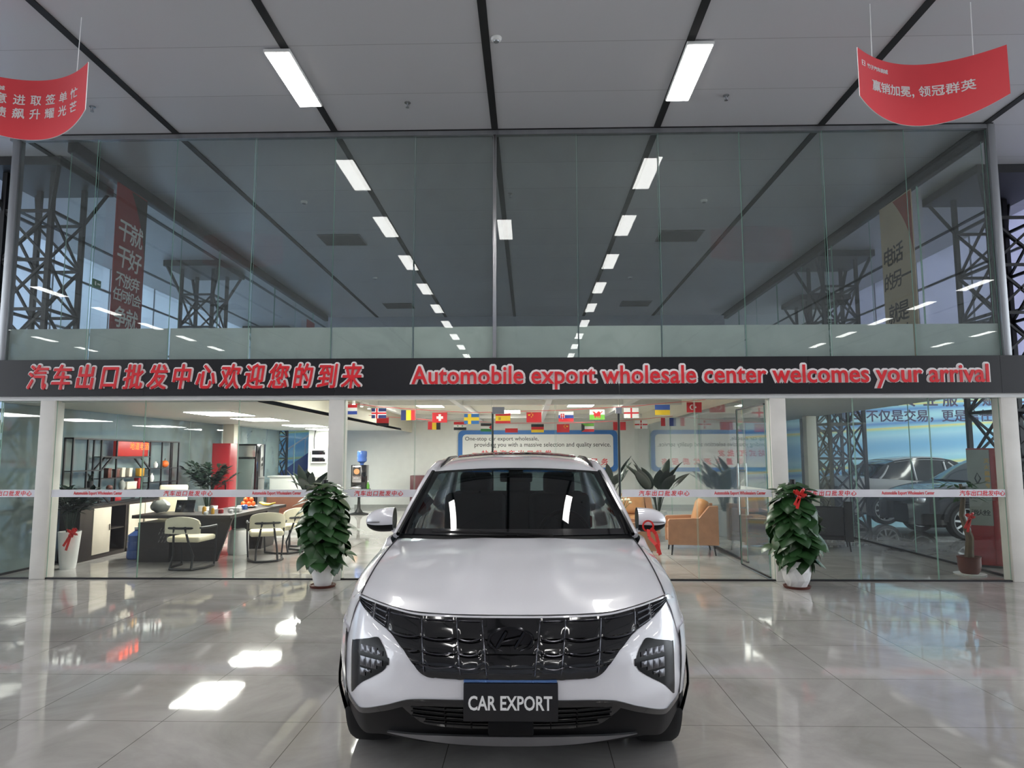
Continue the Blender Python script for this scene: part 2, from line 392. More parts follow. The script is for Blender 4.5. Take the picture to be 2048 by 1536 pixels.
# ------------------------------------------------------------------ header, columns, lower bays
struct('trim_27', MB().b2(-9, 8.6, D-.04, D+.14, 2.375, 2.432), 'white_metal')
pbr('dirty_column', (224, 221, 214), .5, var=.06, scale=3)
def column(x, dim, y, z1, name='column', side='cream_panel'):
    mb = MB().b2(x-dim/2, x+dim/2, y-.1, y+.1, 0, z1, bev=.006)
    return struct(name, mb, 'dirty_column', 'white steel column', None)
for i, x in enumerate((-6.54, -2.588, 3.296, 6.31)):
    column(x, .205, D+.06, 2.375)
struct('column', MB().b2(-6.99-.13, -6.99+.13, 16.0, 16.26, 0, 2.36, bev=.006), 'cream_panel')
struct('column', MB().b2(6.2-.11, 6.2+.11, 15.4, 15.62, 0, 2.48, bev=.006), 'cream_panel')
# lower glazing, one window per bay; panes and the printed strip are its parts
ZH = 2.375
CN = '汽车出口批发中心'; EN = 'Automobile Export Wholesalers Center'
def strip(parent, x0, x1, y, texts, z0=1.077, z1=1.175, flip=1):
    st = MB().b2(x0, x1, y-.011, y-.0075, z0, z1).build('decal_strip', 'decal_white', parent, smooth=0)
    st['label'] = 'white strip with red lettering'
    for body, a, b in texts:
        mb = MB()
        if body == CN: add_cjk(mb, body, a, b, z0+.012, z1-.012, y-.0125, off=.02, shear=.18, ext=.0008)
        else: add_text(mb, body, a, b, z0+.018, z1-.022, y-.0125, off=.02, ext=.0008)
        mb.build('lettering', 'letter_red', st, smooth=0)
def bay(n, joints, texts, sx0=None, sx1=None):
    w = thing('window_%d' % n, None, None, (0, 0, 0), kind='structure')
    for a, b in zip(joints, joints[1:]): pane('pane', a+.004, b-.004, .02, ZH, D, 'office_glass', w)
    MB().b2(joints[0], joints[-1], D-.02, D+.02, 0, .02).build('sill', 'black_metal', w)
    strip(w, sx0 or joints[0]+.01, sx1 or joints[-1]-.01, D-.006, texts)
    return w
bay(21, [-9.0, -7.2, -6.645], [(CN, -7.33, -6.7)])
bay(22, [-6.435, -5.21, -3.92, -2.692], [(EN, -6.12, -5.46), (CN, -4.9, -4.24), (EN, -3.7, -3.04)])
bay(23, [-2.485, -1.53, -.49], [(CN, -2.33, -1.68)])
bay(24, [3.4, 4.29, 5.28, 6.2], [(CN, 3.62, 4.27), (EN, 4.6, 5.28), (CN, 5.6, 6.28-.1)])
bay(25, [6.42, 8.3], [])
# fixed leaf right of the entrance and the door leaf that stands open into the lounge
w = thing('door_1', None, None, kind='structure')
pane('pane', 1.21, 2.2, .02, ZH, D, 'office_glass', w); pane('pane', 2.21, 3.19, .02, ZH, D, 'office_glass', w)
MB().b2(1.2, 3.19, D-.02, D+.02, 0, .02).build('sill', 'black_metal', w)
MB().tube([(1.2, D+.03, .4), (1.2, D+.03, 2.2)], .014).build('door_edge', 'black_metal', w)
MB().b2(1.16, 1.24, D-.01, D+.05, 2.18, 2.26).build('pivot_fitting', 'steel', w)
strip(w, 1.22, 3.18, D-.006, [(CN, 1.44, 2.1), (EN, 2.43, 3.1)])
w = thing('door_2', None, None, (3.17, D+.1, 0), kind='structure', rz=radians(91))
pane('pane', .03, 1.2, .03, 2.3, 0, 'office_glass', w)
MB().b2(.03, 1.2, -.012, .012, .012, .03).b2(.03, 1.2, -.012, .012, 2.3, 2.318).build('door_rail', 'black_metal', w)
MB().b2(1.2, 1.212, -.012, .012, .02, 2.31).build('door_edge', 'black_metal', w)
strip(w, .05, 1.18, -.006, [(CN, .1, .55), (EN, .65, 1.1)], 1.1, 1.17)
mb = MB()
for yy in (-.06, .06):
    mb.tube([(1.05, yy, .75), (1.05, yy, 1.5)], .014)
    for z in (.85, 1.4): mb.tube([(1.05, 0, z), (1.05, yy, z)], .01)
mb.build('door_handle', 'steel', w)
w = thing('door_3', None, None, kind='structure')
pane('pane', -.48, .35, .02, 2.3, D+.05, 'office_glass', w); pane('pane', .36, 1.19, .02, 2.3, D+.05, 'office_glass', w)
MB().tube([(-.49, D+.03, .4), (-.49, D+.03, 2.2)], .014).build('door_edge', 'black_metal', w)
MB().b2(-.49, -.33, D-.02, D+.06, 2.18, 2.27).build('pivot_fitting', 'grey_metal', w)
MB().b2(-.49, 1.2, D+.03, D+.07, 2.3, ZH).build('transom', 'office_glass', w)
# ------------------------------------------------------------------ office shell
pbr('office_ceiling', (206, 210, 206), .5, var=.03)
struct('ceiling_left_room', MB().b2(-7.28, -3.72, D+.1, 20.1, 2.36, 2.42), 'office_ceiling')
struct('ceiling_lounge', MB().b2(-3.72, 3.3, D+.1, 22.2, 2.84, 2.88), 'cream_panel')
struct('ceiling_right_room', MB().b2(3.3, 6.42, D+.1, 18.5, 2.48, 2.54), 'office_ceiling')
struct('wall_soffit_left', MB().b2(-3.76, -3.72, D+.12, 22, 2.36, 2.84), 'cream_panel')
struct('wall_soffit_right', MB().b2(3.3, 3.34, D+.12, 22, 2.48, 2.84), 'cream_panel')
nb = 28
for x in (-3.35, -1.5, .4, 2.1):
    struct('trim_%d' % nb, MB().b2(x-.06, x+.06, D+.2, 22, 2.7, 2.84), 'white_metal'); nb += 1
for y in (15.1, 20.4):
    struct('trim_%d' % nb, MB().b2(-3.7, 3.3, y-.06, y+.06, 2.72, 2.84), 'white_metal'); nb += 1
struct('wall_lounge_back', MB().b2(-6.1, 6.3, 22.0, 22.1, 0, 2.84), 'white_wall')
struct('wall_left_room_panel', MB().b2(-6.35, -5.6, 19.9, 20.0, 0, 2.36), 'white_wall')
struct('trim_40', MB().b2(-5.5, 3.2, 21.96, 22.0, 0, .1), 'stone_grey')
def side_glass(n, x, y0, y1, z1, k, mat='office_glass', decal=False):
    w = thing('window_%d' % n, None, None, kind='structure')
    step = (y1-y0)/k
    for i in range(k):
        mb = MB()
        for xo in (-.006, .006): mb.add([(x+xo, y0+i*step, .02), (x+xo, y0+(i+1)*step-.01, .02), (x+xo, y0+(i+1)*step-.01, z1), (x+xo, y0+i*step, z1)], [(0, 1, 2, 3)])
        mb.b2(x-.006, x+.006, y0+i*step-.006, y0+i*step, .02, z1, mi=1)
        mb.build('pane', [mat, 'glass_edge'], w, smooth=0)
    MB().b2(x-.02, x+.02, y0, y1, 0, .03).build('sill', 'black_metal', w)
    if decal: MB().b2(x-.012, x-.008, y0, y1, 1.09, 1.17).build('decal_strip', 'decal_white', w)
glassmat('partition_glass', (.93, .955, .94), 1.7)
side_glass(26, 3.3, D+1.5, 21.9, 2.48, 4, 'partition_glass')
side_glass(27, 6.36, D+.3, 18.4, 2.48, 4, 'office_glass')
glassmat('teal_glass', (.66, .72, .72), 1.5, haze=(138, 154, 152), hazeamt=.62)
side_glass(28, -7.25, D+.1, 20, 2.36, 4, 'teal_glass')
w = thing('window_29', None, None, kind='structure')
for i in range(2): pane('pane', -7.22+i*.44, -6.79+i*.44, .02, 2.36, 20.0, 'office_glass', w)
# ================================================================== CEILING FIXTURES
def make_light(label, group):
    t = thing('ceiling_light', label, 'light', (0, 0, ZC), group=group)
    MB().b2(-.15, .15, -.62, .62, -.05, -.014, bev=.006).build('housing', 'white_metal', t)
    MB().b2(-.135, .135, -.6, .6, -.056, -.0502).build('diffuser', 'ceiling_light_diffuser', t)
    return t
RG = 'linear lights on the hall ceiling, lit'
L0 = make_light('bright ceiling light left of the smoke detector, before the glass wall', RG); L0.location = (-2.8, 7.86, ZC)
dup(L0, (1.9, 7.84, ZC), label='bright ceiling light right of the smoke detector, before the glass wall')
for x in (-2.8, 1.9):
    for k in range(1, 9): dup(L0, (x, 7.86-2.53*k, ZC), label='lit linear ceiling light of the rows mirrored in the upper glass', group=RG)
dup(L0, (XM, 5.1, ZC), label='lit linear ceiling light on the middle black strip, mirrored beside the central mullion')
for x in (-13.1, 11.85, -18.6, 16.9):
    for k in range(0, 7): dup(L0, (x, 5.3-2.53*k, ZC), label='lit linear ceiling light of the outer rows, mirrored low in the upper glass', group=RG)
for x, y in ((12.5, 11.2), (12.5, 14.4), (12.5, 17.6)):  # lamps added out of sight to light the parked cars and mural
    dup(L0, (x, y, ZC), label='lit linear ceiling light in the side bay beside the glass office', group='linear lights of the side bays')
det = thing('smoke_detector', 'white round smoke detector on the ceiling between the two bright lights', 'smoke detector', (-.34, 7.13, ZC))
MB().lathe([(.0, -.001), (.06, -.001), (.06, -.012), (.052, -.03), (.03, -.042), (0, -.044)], 20).build('body', 'white_metal', det)
MB().lathe([(.034, -.032), (.036, -.036), (.03, -.05), (0, -.052)], 16).build('sensor', 'grey_metal', det)
for x, y, lb in ((-4.01, 11.92, 'left of the near left vent'), (3.14, 12.06, 'right of the light row on the right'), (-3.92, 17.25, 'by the far left vent'), (2.6, 17.4, 'by the far right vent')):
    dup(det, (x, y, ZC), label='small white smoke detector behind the upper glass, '+lb, group='smoke detectors behind the upper glass')
sp = thing('sprinkler', 'small ceiling sprinkler beside the left red hanging banner', 'sprinkler', (-5.67, 8.48, ZC), group='ceiling sprinklers')
MB().lathe([(.0, -.001), (.04, -.001), (.04, -.008), (.012, -.012), (0, -.012)], 14).build('escutcheon', 'steel', sp)
mb = MB().tube([(0, 0, -.01), (0, 0, -.055)], .008).tube([(-.02, 0, -.02), (-.02, 0, -.05), (0, 0, -.065)], .004, 5).tube([(.02, 0, -.02), (.02, 0, -.05), (0, 0, -.065)], .004, 5).lathe([(0, -.066), (.024, -.066), (.024, -.07), (0, -.07)], 12)
mb.build('sprinkler_head', 'grey_metal', sp)
dup(sp, (-1.55, 8.49, ZC), label='small ceiling sprinkler right of the bright left ceiling light')
dup(sp, (2.51, 8.42, ZC), label='small ceiling sprinkler right of the bright right ceiling light')
dup(sp, (-.31, 11.65, ZC), label='small ceiling sprinkler behind the glass beside the central mullion')
for i, (x, y, lb) in enumerate(((-3.91, 14.13, 'near left'), (3.13, 14.07, 'near right'), (-3.93, 20.6, 'far left'), (3.2, 20.5, 'far right'))):
    t = thing('ceiling_vent', 'black ceiling vent opening behind the upper glass, '+lb+' of the four', 'vent', (x, y, ZC), group='ceiling vents above the office')
    MB().b2(-.44, .44, -.36, .36, -.014, -.002).build('opening', 'vent_black', t)
    mb = MB()
    for a in (-.44, .43): mb.b2(a, a+.012, -.36, .36, -.02, -.002)
    for a in (-.36, .35): mb.b2(-.44, .44, a, a+.012, -.02, -.002)
    mb.build('frame', 'grey_metal', t)

# ================================================================== SIGN OVER THE GLASS FRONT
t = thing('sign_board', 'long black sign band with red Chinese and English welcome lettering above the glass front', 'sign', (0, 9.2, 2.43))
mb = MB()
xs = [-9, -5.2, -2.6, 1.2, 3.7, 6.2, 8.6]
for a, b in zip(xs, xs[1:]): mb.b2(a, b-.003, 0, .05, 0, .497)
mb.build('panel', 'sign_black', t)
CT = '汽车出口批发中心欢迎您的到来'; ET = 'Automobile export wholesale center welcomes your arrival'
mb = MB(); add_cjk(mb, CT, -6.8, -2.26, .075, .435, -.02, off=0, shear=.16, ext=.006, xs=.76); spread(mb, (0, 0), .006)
a = mb.build('lettering', 'letter_red', t, smooth=0); a['label'] = 'red Chinese characters edged in white'
mb = MB(); add_cjk(mb, CT, -6.8, -2.26, .075, .435, -.003, off=0, shear=.16, ext=.002, xs=.76); spread(mb, (0, 0), .030, 14); mb.build('letter_outline', 'letter_white', a, smooth=0)
mb = MB(); add_text(mb, ET, -1.57, 6.03, .065, .385, -.02, off=.016, ext=.006, space=1.02)
a = mb.build('lettering', 'letter_red', t, smooth=0); a['label'] = 'red English letters edged in white'
mb = MB(); add_text(mb, ET, -1.57, 6.03, .065, .385, -.003, off=.016, ext=.002, space=1.02); spread(mb, (0, 0), .029, 14); mb.build('letter_outline', 'letter_white', a, smooth=0)

# ================================================================== HANGING RED BANNERS
def hang(xc, label, lines, logo, lift=0, z0=5.6):
    t = thing('hanging_banner', label, 'banner', (xc, 6.5, z0))
    hw = .72; bow = lambda x: .3*(1-(x/hw)**2)
    ztop = lambda x: -.02*(1-(x/hw)**2)
    zbot = lambda x: -.5-.17*(1-(abs(x)/hw)**2.2)
    th = .012
    def f(u, v, y=0):
        x = hw*(2*u-1); return (x, bow(x)+y, ztop(x)+(zbot(x)-ztop(x))*v)
    mb = MB().grid(lambda u, v: f(u, v), 40, 6).grid(lambda u, v: f(u, v, th), 40, 6)
    mb.grid(lambda u, v: (f(u, 0, v*th)), 40, 1, mi=1).grid(lambda u, v: (f(u, 1, v*th)), 40, 1, mi=1)
    mb.grid(lambda u, v: f(0, u, v*th), 6, 1, mi=1).grid(lambda u, v: f(1, u, v*th), 6, 1, mi=1)
    sh = mb.build('banner_sheet', ['banner_red', 'letter_white'], t)
    bend = lambda x, y, z: (x, y+bow(x), z)
    for body, x0, x1, a, b in lines:
        mb = MB()
        if ',' in body:
            l, r = body.split(','); w = (x1-x0); add_cjk(mb, l, x0, x0+w*.45, a, b, -.003, off=.018, ext=.001, fn=bend); add_cjk(mb, r, x0+w*.53, x1, a, b, -.003, off=.018, ext=.001, fn=bend)
            add_text(mb, ',', x0+w*.462, x0+w*.482, a-.01, a+.035, -.003, ext=.001, fn=bend)
        else: add_cjk(mb, body, x0, x1, a, b, -.003, off=.018, ext=.001, fn=bend)
        mb.build('slogan', 'letter_white', sh, smooth=0)
    mb = MB(); add_cjk(mb, '竹子汽车商城', -.58, -.31, -.155, -.105, -.003, off=.03, ext=.001, fn=bend)
    mb.build('logo_text', 'letter_white', sh, smooth=0)
    mb = MB(); mb.b2(-.66, -.61, -.003, -.001, -.155, -.1, bev=.0005).b2(-.65, -.62, -.006, -.003, -.12, -.11, mi=1).b2(-.65, -.62, -.006, -.003, -.147, -.137, mi=1)
    mb.add([(-.632, -.006, -.112), (-.62, -.006, -.112), (-.638, -.006, -.145), (-.65, -.006, -.145)], [(0, 1, 2, 3)], 1)
    mb.xf(lambda p: bend(*p)); mb.build('logo_mark', ['letter_white', 'banner_red'], sh, smooth=0)
    for x in (-.5, .5):
        MB().tube([(x, bow(x)+.006, -.02), (x+.01, bow(x)+.006, ZC-z0)], .004, 6).build('cord', 'letter_white', t)
    return t
hang(3.95, 'red curved banner with one line of white slogan, hanging by two cords at upper right', [('赢销加冕,领冠群英', -.52, .5, -.37, -.25)], True)
hang(-5.14, 'red curved banner with two lines of white slogan, hanging at upper left', [('锐意进取签单忙', -.56, .54, -.3, -.18), ('业绩飙升耀光芒', -.56, .54, -.45, -.33)], True, z0=5.57)

# ================================================================== TRUSS COLUMNS
def truss(x, y, w, label, d=None, n=7):
    d = d or w; mb = MB(); t = .055
    P = lambda i, z: (x+(-1, 1, 1, -1)[i % 4]*w/2, y+(-1, -1, 1, 1)[i % 4]*d/2, z)
    H = ZC-.75; zs = [H*k/n for k in range(n+1)]
    for i in range(4): mb.bar(P(i, 0), P(i, ZC-.06), t*1.25)
    for k, z in enumerate(zs):
        for i in range(4):
            mb.bar(P(i, z), P(i+1, z), t*.8)
            if k < n:
                mid = lambda a, b: tuple((p+q)/2 for p, q in zip(a, b))
                a, b = P(i, z), P(i+1, zs[k+1]); c, e = P(i+1, z), P(i, zs[k+1])
                mb.bar(a, b, t*.62); mb.bar(c, e, t*.62)
    for i in range(4):
        a = P(i, H); q = (x+(a[0]-x)*1.7, y+(a[1]-y)*1.7, ZC-.06)
        mb.bar(a, q, t)
    mb.b2(x-w*.9, x+w*.9, y-d*.9, y+d*.9, ZC-.14, ZC-.004)
    return tag(mb.build('truss_column', 'truss_black', smooth=0), label, 'truss column', 'black lattice truss columns', 'structure')
truss(-7.75, 10.6, .75, 'black lattice truss column at the left edge, partly behind the glass')
truss(7.8, 11.4, .85, 'black lattice truss column at the right edge beside the glass wall')
truss(-7.8, 16.2, .75, 'black lattice truss column behind the left side glass')
truss(7.0, 15.85, .75, 'black lattice truss column behind the right side glass')
truss(-9.2, 24.5, .9, 'far black lattice truss column behind the office left room')
truss(8.4, 20.2, .8, 'far black lattice truss column before the mural')

# ================================================================== VERTICAL CLOTH BANNERS ON THE SIDE GLASS
def side_banner(x, y0, y1, z0, z1, label, cols, back, ink, right=False, acc=None):
    t = thing('vertical_banner', label, 'banner', (x, (y0+y1)/2, z0))
    w = (y1-y0)/2; h = z1-z0; s = 1 if not right else -1
    mb = MB().b2(-.008, .008, -w, w, 0, h)
    sh = mb.build('banner_sheet', back, t)
    if acc:
        mb = MB(); n = 14
        for k in range(n):
            a0, a1 = k/n, (k+1)/n; z_a, z_b = h-.02-1.2*a0, h-.02-1.2*a1; wa, wb = .55*(1-a0)**2, .55*(1-a1)**2
            mb.add([(s*.012, s*w*1*(1), z_a), (s*.012, s*(w-wa*2*w), z_a), (s*.012, s*(w-wb*2*w), z_b), (s*.012, s*w, z_b)] if right else
                   [(s*.012, w, z_a), (s*.012, w-wa*2*w, z_a), (s*.012, w-wb*2*w, z_b), (s*.012, w, z_b)], [(0, 1, 2, 3)])
        mb.build('painted_corner', acc, sh, smooth=0)
    mb = MB()
    for body, c, z, sz in cols:
        for i, ch in enumerate(body):
            vs, fs = text_geo(ch, 0, .1, .02)
            # reading direction runs with +y on the left wall (faces +x) and with -y on the right wall (faces -x)
            for q in range(5): mb.add([(s*(.012+v.z*.05-.0003*q), (c+i*sz*.86+(v.x-.5)*sz+(.014*sz*cos(1.57*q) if q else 0))*s, z+(v.y-.37)*sz+(.014*sz*sin(1.57*q) if q else 0)) for v in vs], fs)
    mb.build('slogan', ink, sh, smooth=0)
pbr('banner_maroon', (150, 34, 40), .5, var=.08, scale=2)
pbr('banner_beige', (206, 186, 156), .5, var=.06, scale=2)
pbr('ink_brown', (60, 48, 40), .5, var=.1)
pbr('ink_red', (168, 84, 66), .5, var=.1)
side_banner(-6.47, 10.4, 11.24, 2.96, 5.93, 'maroon vertical banner with white brush slogan behind the upper left glass',
    [('干就', -.18, 2.25, .38), ('干好', -.18, 1.82, .38), ('不放弃', -.24, 1.45, .25), ('任何机会', -.3, 1.2, .22), ('争就', -.18, .85, .36), ('争第一', -.24, .48, .3)], 'banner_maroon', 'letter_white', acc='ink_brown')
side_banner(6.22, 11.05, 12.05, 2.96, 5.93, 'beige vertical banner with brown brush slogan behind the upper right glass',
    [('电话', -.3, 2.05, .36), ('的另一', -.32, 1.62, .32), ('就是', -.22, 1.05, .36), ('成功', -.2, .66, .36), ('创造', -.2, .25, .36)], 'banner_beige', 'ink_brown', right=True, acc='ink_red')
side_banner(-6.47, 19.8, 20.5, 2.96, 5.6, 'far maroon vertical banner with white slogan, deeper behind the left glass',
    [('梦想', -.15, 1.6, .34), ('成功', -.15, 1.2, .34)], 'banner_maroon', 'letter_white')
t = thing('exit_sign', 'small dark green exit sign behind the upper left glass', 'sign', (-6.49, 10.06, 4.2))
MB().b2(-.01, .01, -.09, .09, -.06, .06).build('sign_plate', pbr('exit_green', (44, 70, 58), .4, emit=(60, 120, 90), es=.15), t)
mb = MB().b2(.011, .012, -.06, -.03, -.03, .03).b2(.011, .012, .0, .07, -.012, .012); mb.build('pictogram', 'letter_white', t)

# ================================================================== MURALS BEYOND THE OFFICE
def mural_mat(name, top):
    m = bpy.data.materials.new(name); m.use_nodes = True; M[name] = m
    nt = m.node_tree; N = nt.nodes.new; L = nt.links.new; b = nt.nodes['Principled BSDF']; b.inputs['Roughness'].default_value = .4
    tc = N('ShaderNodeTexCoord'); mp = N('ShaderNodeMapping'); mp.inputs['Rotation'].default_value = (0, radians(12), 0); mp.inputs['Scale'].default_value = (.16, 1, .55); L(tc.outputs['Object'], mp.inputs[0])
    wv = N('ShaderNodeTexWave'); wv.bands_direction = 'Z'; wv.inputs['Scale'].default_value = .32; wv.inputs['Distortion'].default_value = 3.2; wv.inputs['Detail'].default_value = 1.5; wv.inputs['Detail Scale'].default_value = .6
    L(mp.outputs[0], wv.inputs['Vector']); r = N('ShaderNodeValToRGB'); cr = r.color_ramp
    st = [(0, (120, 180, 216)), (.3, (170, 216, 228)), (.52, (150, 208, 222)), (.62, (196, 220, 170)), (.68, (236, 214, 110)), (.74, (150, 206, 220)), (.88, (84, 140, 200)), (1, (176, 224, 232))]
    cr.elements[0].color = rgb(*st[0][1]); cr.elements[0].position = 0; cr.elements[1].color = rgb(*st[-1][1]); cr.elements[1].position = 1
    for p, c in st[1:-1]: e = cr.elements.new(p); e.color = rgb(*c)
    L(wv.outputs['Fac'], r.inputs[0]); L(r.outputs[0], b.inputs['Base Color'])
mural_mat('mural_blue', 0)
t = thing('wall_mural', 'large pale blue wave mural with dark purple slogan behind the cars at right', 'mural', (11.5, 21, 0))
MB().b2(-5.0, 8.4, 0, .08, .05, 4.2).build('mural_panel', 'mural_blue', t)
pbr('slogan_purple', (62, 44, 84), .5, var=.05)
mb = MB(); add_cjk(mb, '通过专业服务赋予其新生', -.9-.55, 4.9-.1, 3.05, 3.52, -.004, off=.02, ext=.002)
add_cjk(mb, '购车不仅是交易，更是信任的传递', -2.15, 3.4, 2.6, 2.98, -.004, off=.02, ext=.002)
mb.build('slogan', 'slogan_purple', t, smooth=0)
t = thing('wall_mural', 'blue wave mural seen through the left room beside the staircase', 'mural', (-12, 28.1, 0))
MB().b2(-6, 5.4, -.02, .06, .05, 5.2).build('mural_panel', 'mural_blue', t)
t = thing('staircase', 'white staircase with blue side panel far behind the left room', 'staircase', (-10.2, 26.2, 0))
pbr('stair_blue', (48, 78, 150), .4, var=.08)
mb = MB()
for k in range(14): mb.b2(.22*k, .22*k+.24, 0, 1, .15*k+.02, .15*k+.17)
mb.build('steps', 'stone_grey', t)
for y in (-.05, 1.02): MB().prism([(-.1, 0), (.2, 0), (3.2, 2.1), (3.2, 2.5), (2.9, 2.5), (-.1, .35)], y, y+.04).build('side_panel', 'stair_blue', t)
mb = MB().bar((-.1, -.03, 1.1), (3.1, -.03, 3.25), .05)
for k in range(8): mb.bar((.43*k, -.03, .3+.29*k), (.43*k, -.03, 1.15+.29*k), .025)
mb.build('handrail', 'white_metal', t)
# ================================================================== THE WHITE CAR
pbr('car_white', (226, 225, 230), .22, var=.015, coat=1, scale=1)
pbr('gloss_black', (12, 12, 15), .1, var=.1, coat=.6)
pbr('plastic_black', (15, 15, 17), .4, var=.1, spec=.15)
pbr('lamp_black', (10, 10, 12), .2, var=.1, spec=.12)
pbr('dark_chrome', (46, 46, 50), .16, .85, var=.05)
pbr('satin_silver', (150, 150, 154), .3, .8, var=.05)
pbr('lamp_silver', (98, 98, 102), .3, .85, var=.1)
pbr('tyre_rubber', (20, 20, 22), .75, var=.15)
pbr('seat_cloth', (26, 27, 31), .7, var=.15)
pbr('shut_line', (40, 40, 44), .6, var=.05)
pbr('tail_red', (150, 16, 22), .2, var=.05)
glassmat('car_glass', (.30, .36, .38), 1.45)
glassmat('lamp_glass', (.5, .5, .54), 1.6)
def interp(tab, x):
    if x <= tab[0][0]: return tab[0][1]
    for (a, p), (b, q) in zip(tab, tab[1:]):
        if x <= b:
            t = (x-a)/(b-a); return p+(q-p)*t
    return tab[-1][1]
def smooth_tab(tab):
    """Catmull-Rom through the points, as a function of x"""
    def f(x):
        n = len(tab)
        if x <= tab[0][0]: return tab[0][1]
        if x >= tab[-1][0]: return tab[-1][1]
        for i in range(n-1):
            if x <= tab[i+1][0]:
                a, p = tab[i]; b, q = tab[i+1]; h = b-a; t = (x-a)/h
                m0 = (q-tab[i-1][1])/(b-tab[i-1][0])*h if i else 0*(q-p)
                m1 = (tab[i+2][1]-p)/(tab[i+2][0]-a)*h if i < n-2 else (q-p)
                return (2*t**3-3*t*t+1)*p+(t**3-2*t*t+t)*m0+(-2*t**3+3*t*t)*q+(t**3-t*t)*m1
    return f
def cr_grid(G, nu, nv):
    """bicubic Catmull-Rom over a control grid G[row][col] of 3-vectors -> callable (u, v)"""
    R, C = len(G), len(G[0])
    def cm(p, t):
        a, b, c, d = p
        return .5*((2*b)+(-a+c)*t+(2*a-5*b+4*c-d)*t*t+(-a+3*b-3*c+d)*t**3)
    def ev(u, v):
        fu, fv = u*(R-1), v*(C-1); i = min(int(fu), R-2); j = min(int(fv), C-2); tu, tv = fu-i, fv-j
        def row(r):
            r = max(0, min(R-1, r)); return cm([Vector(G[r][max(0, min(C-1, j+k))]) for k in (-1, 0, 1, 2)], tv)
        rows = [row(i+k) for k in (-1, 0, 1, 2)]
        if i == 0: rows[0] = 2*rows[1]-rows[2]
        if i == R-2: rows[3] = 2*rows[2]-rows[1]
        return cm(rows, tu)
    return ev
def yF(x, z):
    ax = min(abs(x), .95); y = .40*(ax/.9)**2.6
    if z > .65: y += .10*((z-.65)/.2)**1.5
    if z < .5: y += .10*((.5-z)/.2)**1.5
    return y+2.2*max(0, ax-.74)**1.5
hoodedge = smooth_tab([(0, .873), (.28, .873), (.47, .873), (.62, .888), (.81, .903), (.86, .87), (.905, .79)])
grillebot = smooth_tab([(0, .61), (.24, .611), (.35, .612), (.395, .618), (.43, .64), (.46, .672), (.517, .727), (.583, .778), (.69, .822), (.81, .885)])
whitebot = smooth_tab([(0, .525), (.21, .524), (.468, .504), (.6, .452), (.745, .396), (.8, .408), (.905, .44)])
CARY = 3.25
car = thing('car', 'white SUV facing the camera with a black CAR EXPORT plate', 'car', (-.087, CARY, 0), radians(.35))
def fpatch(name, x0, x1, zlo, zhi, off, mat, nx=60, nz=12, both=True, bulge=None, ret=.03, parent=car, mats=None):
    """a skin on the nose of the car between two height curves, standing `off` proud, its edges returned inwards"""
    sides = (1, -1) if both and x0 > 0 else (1,)
    out = []
    for s in sides:
        mb = MB()
        def f(u, v, o=off):
            x = x0+(x1-x0)*u; lo, hi = zlo(abs(x)), zhi(abs(x)); z = lo+(hi-lo)*v
            b = bulge(x, z, v) if bulge else 0
            return (s*x, yF(x, z)-o-b, z)
        mb.grid(lambda u, v: f(u, v), nx, nz)
        if ret:
            bk = lambda p: (p[0], p[1]+ret, p[2])
            for e in (lambda u: f(u, 0), lambda u: f(u, 1)): mb.grid(lambda u, v: e(u) if v == 0 else bk(e(u)), nx, 1)
            for e in (lambda u: f(0, u), lambda u: f(1, u)): mb.grid(lambda u, v: e(u) if v == 0 else bk(e(u)), nz, 1)
        out.append(mb.build(name, mats or mat, parent, smooth=40, merge=.0004))
    return out
# -- front bumper skin, white
fpatch('front_bumper', -.905, .905, whitebot, lambda x: hoodedge(x)-.006, 0, 'car_white', 120, 26, ret=.02)
# -- hood and fenders: control rows from the hood edge back to the cowl; columns centre line -> sill
ARCH = [(.97, .365), (3.67, .365)]
def crow(y, zc, zcr, z3, x4, z4, side):
    """hood centre, crease, flank points and the fender side"""
    return [(0, y, zc), (.1, y, zc), (.2, y, zcr), (.34, y+.0, zc-.004), (.50, y, zc-.012), (.66, y, z3), (x4, y, z4)]+side
def srow(y, zb, w=0):
    return [(.855+w, y, zb-.035), (.897+w, y, zb-.10), (.925+w, y, .78), (.932+w, y, .62), (.922+w, y, .45), (.90+w, y, .30)]
hood_rows = []
e = lambda x, dy=0: yF(x, hoodedge(x))+dy
hood_rows.append([(x, e(x), hoodedge(x)) for x in (0, .1, .2, .34, .5, .66, .79)])
def hrow(t):
    # t: 0 at hood edge, 1 at cowl; y runs from the curved edge to the curved cowl
    out = []
    for x in (0, .1, .2, .34, .5, .66, .79):
        y0 = e(x); y1 = 1.15+.33*(x/.79)**2
        y = y0+(y1-y0)*t
        z0, z1 = hoodedge(x), 1.118-.05*(x/.79)**2
        hump = .042*sin(pi*t**.8)*(1-.25*(x/.79))
        z = z0+(z1-z0)*t+hump
        if x == .2: z += .02*min(1, t*3)*(1-t**3)
        if x == .66: z += .006*min(1, t*3)*(1-t**3)
        out.append((x, y, z))
    return out
hood_rows = [hrow(t) for t in (0, .12, .35, .6, .82, 1)]
def full(half):  # mirror a half row
    return [(-x, y, z) for x, y, z in half[:0:-1]]+half
H = cr_grid([full(r) for r in hood_rows], 0, 0)
MB().grid(lambda u, v: H(u, v), 40, 72).build('hood', 'car_white', car, smooth=60)
# shut lines round the hood
for s in (1, -1):
    pts = [Vector(H(t, 1 if s > 0 else 0))+Vector((0, 0, .002)) for t in [k/20 for k in range(21)]]
    MB().tube(pts, .004, 6).build('hood_gap', 'shut_line', car)
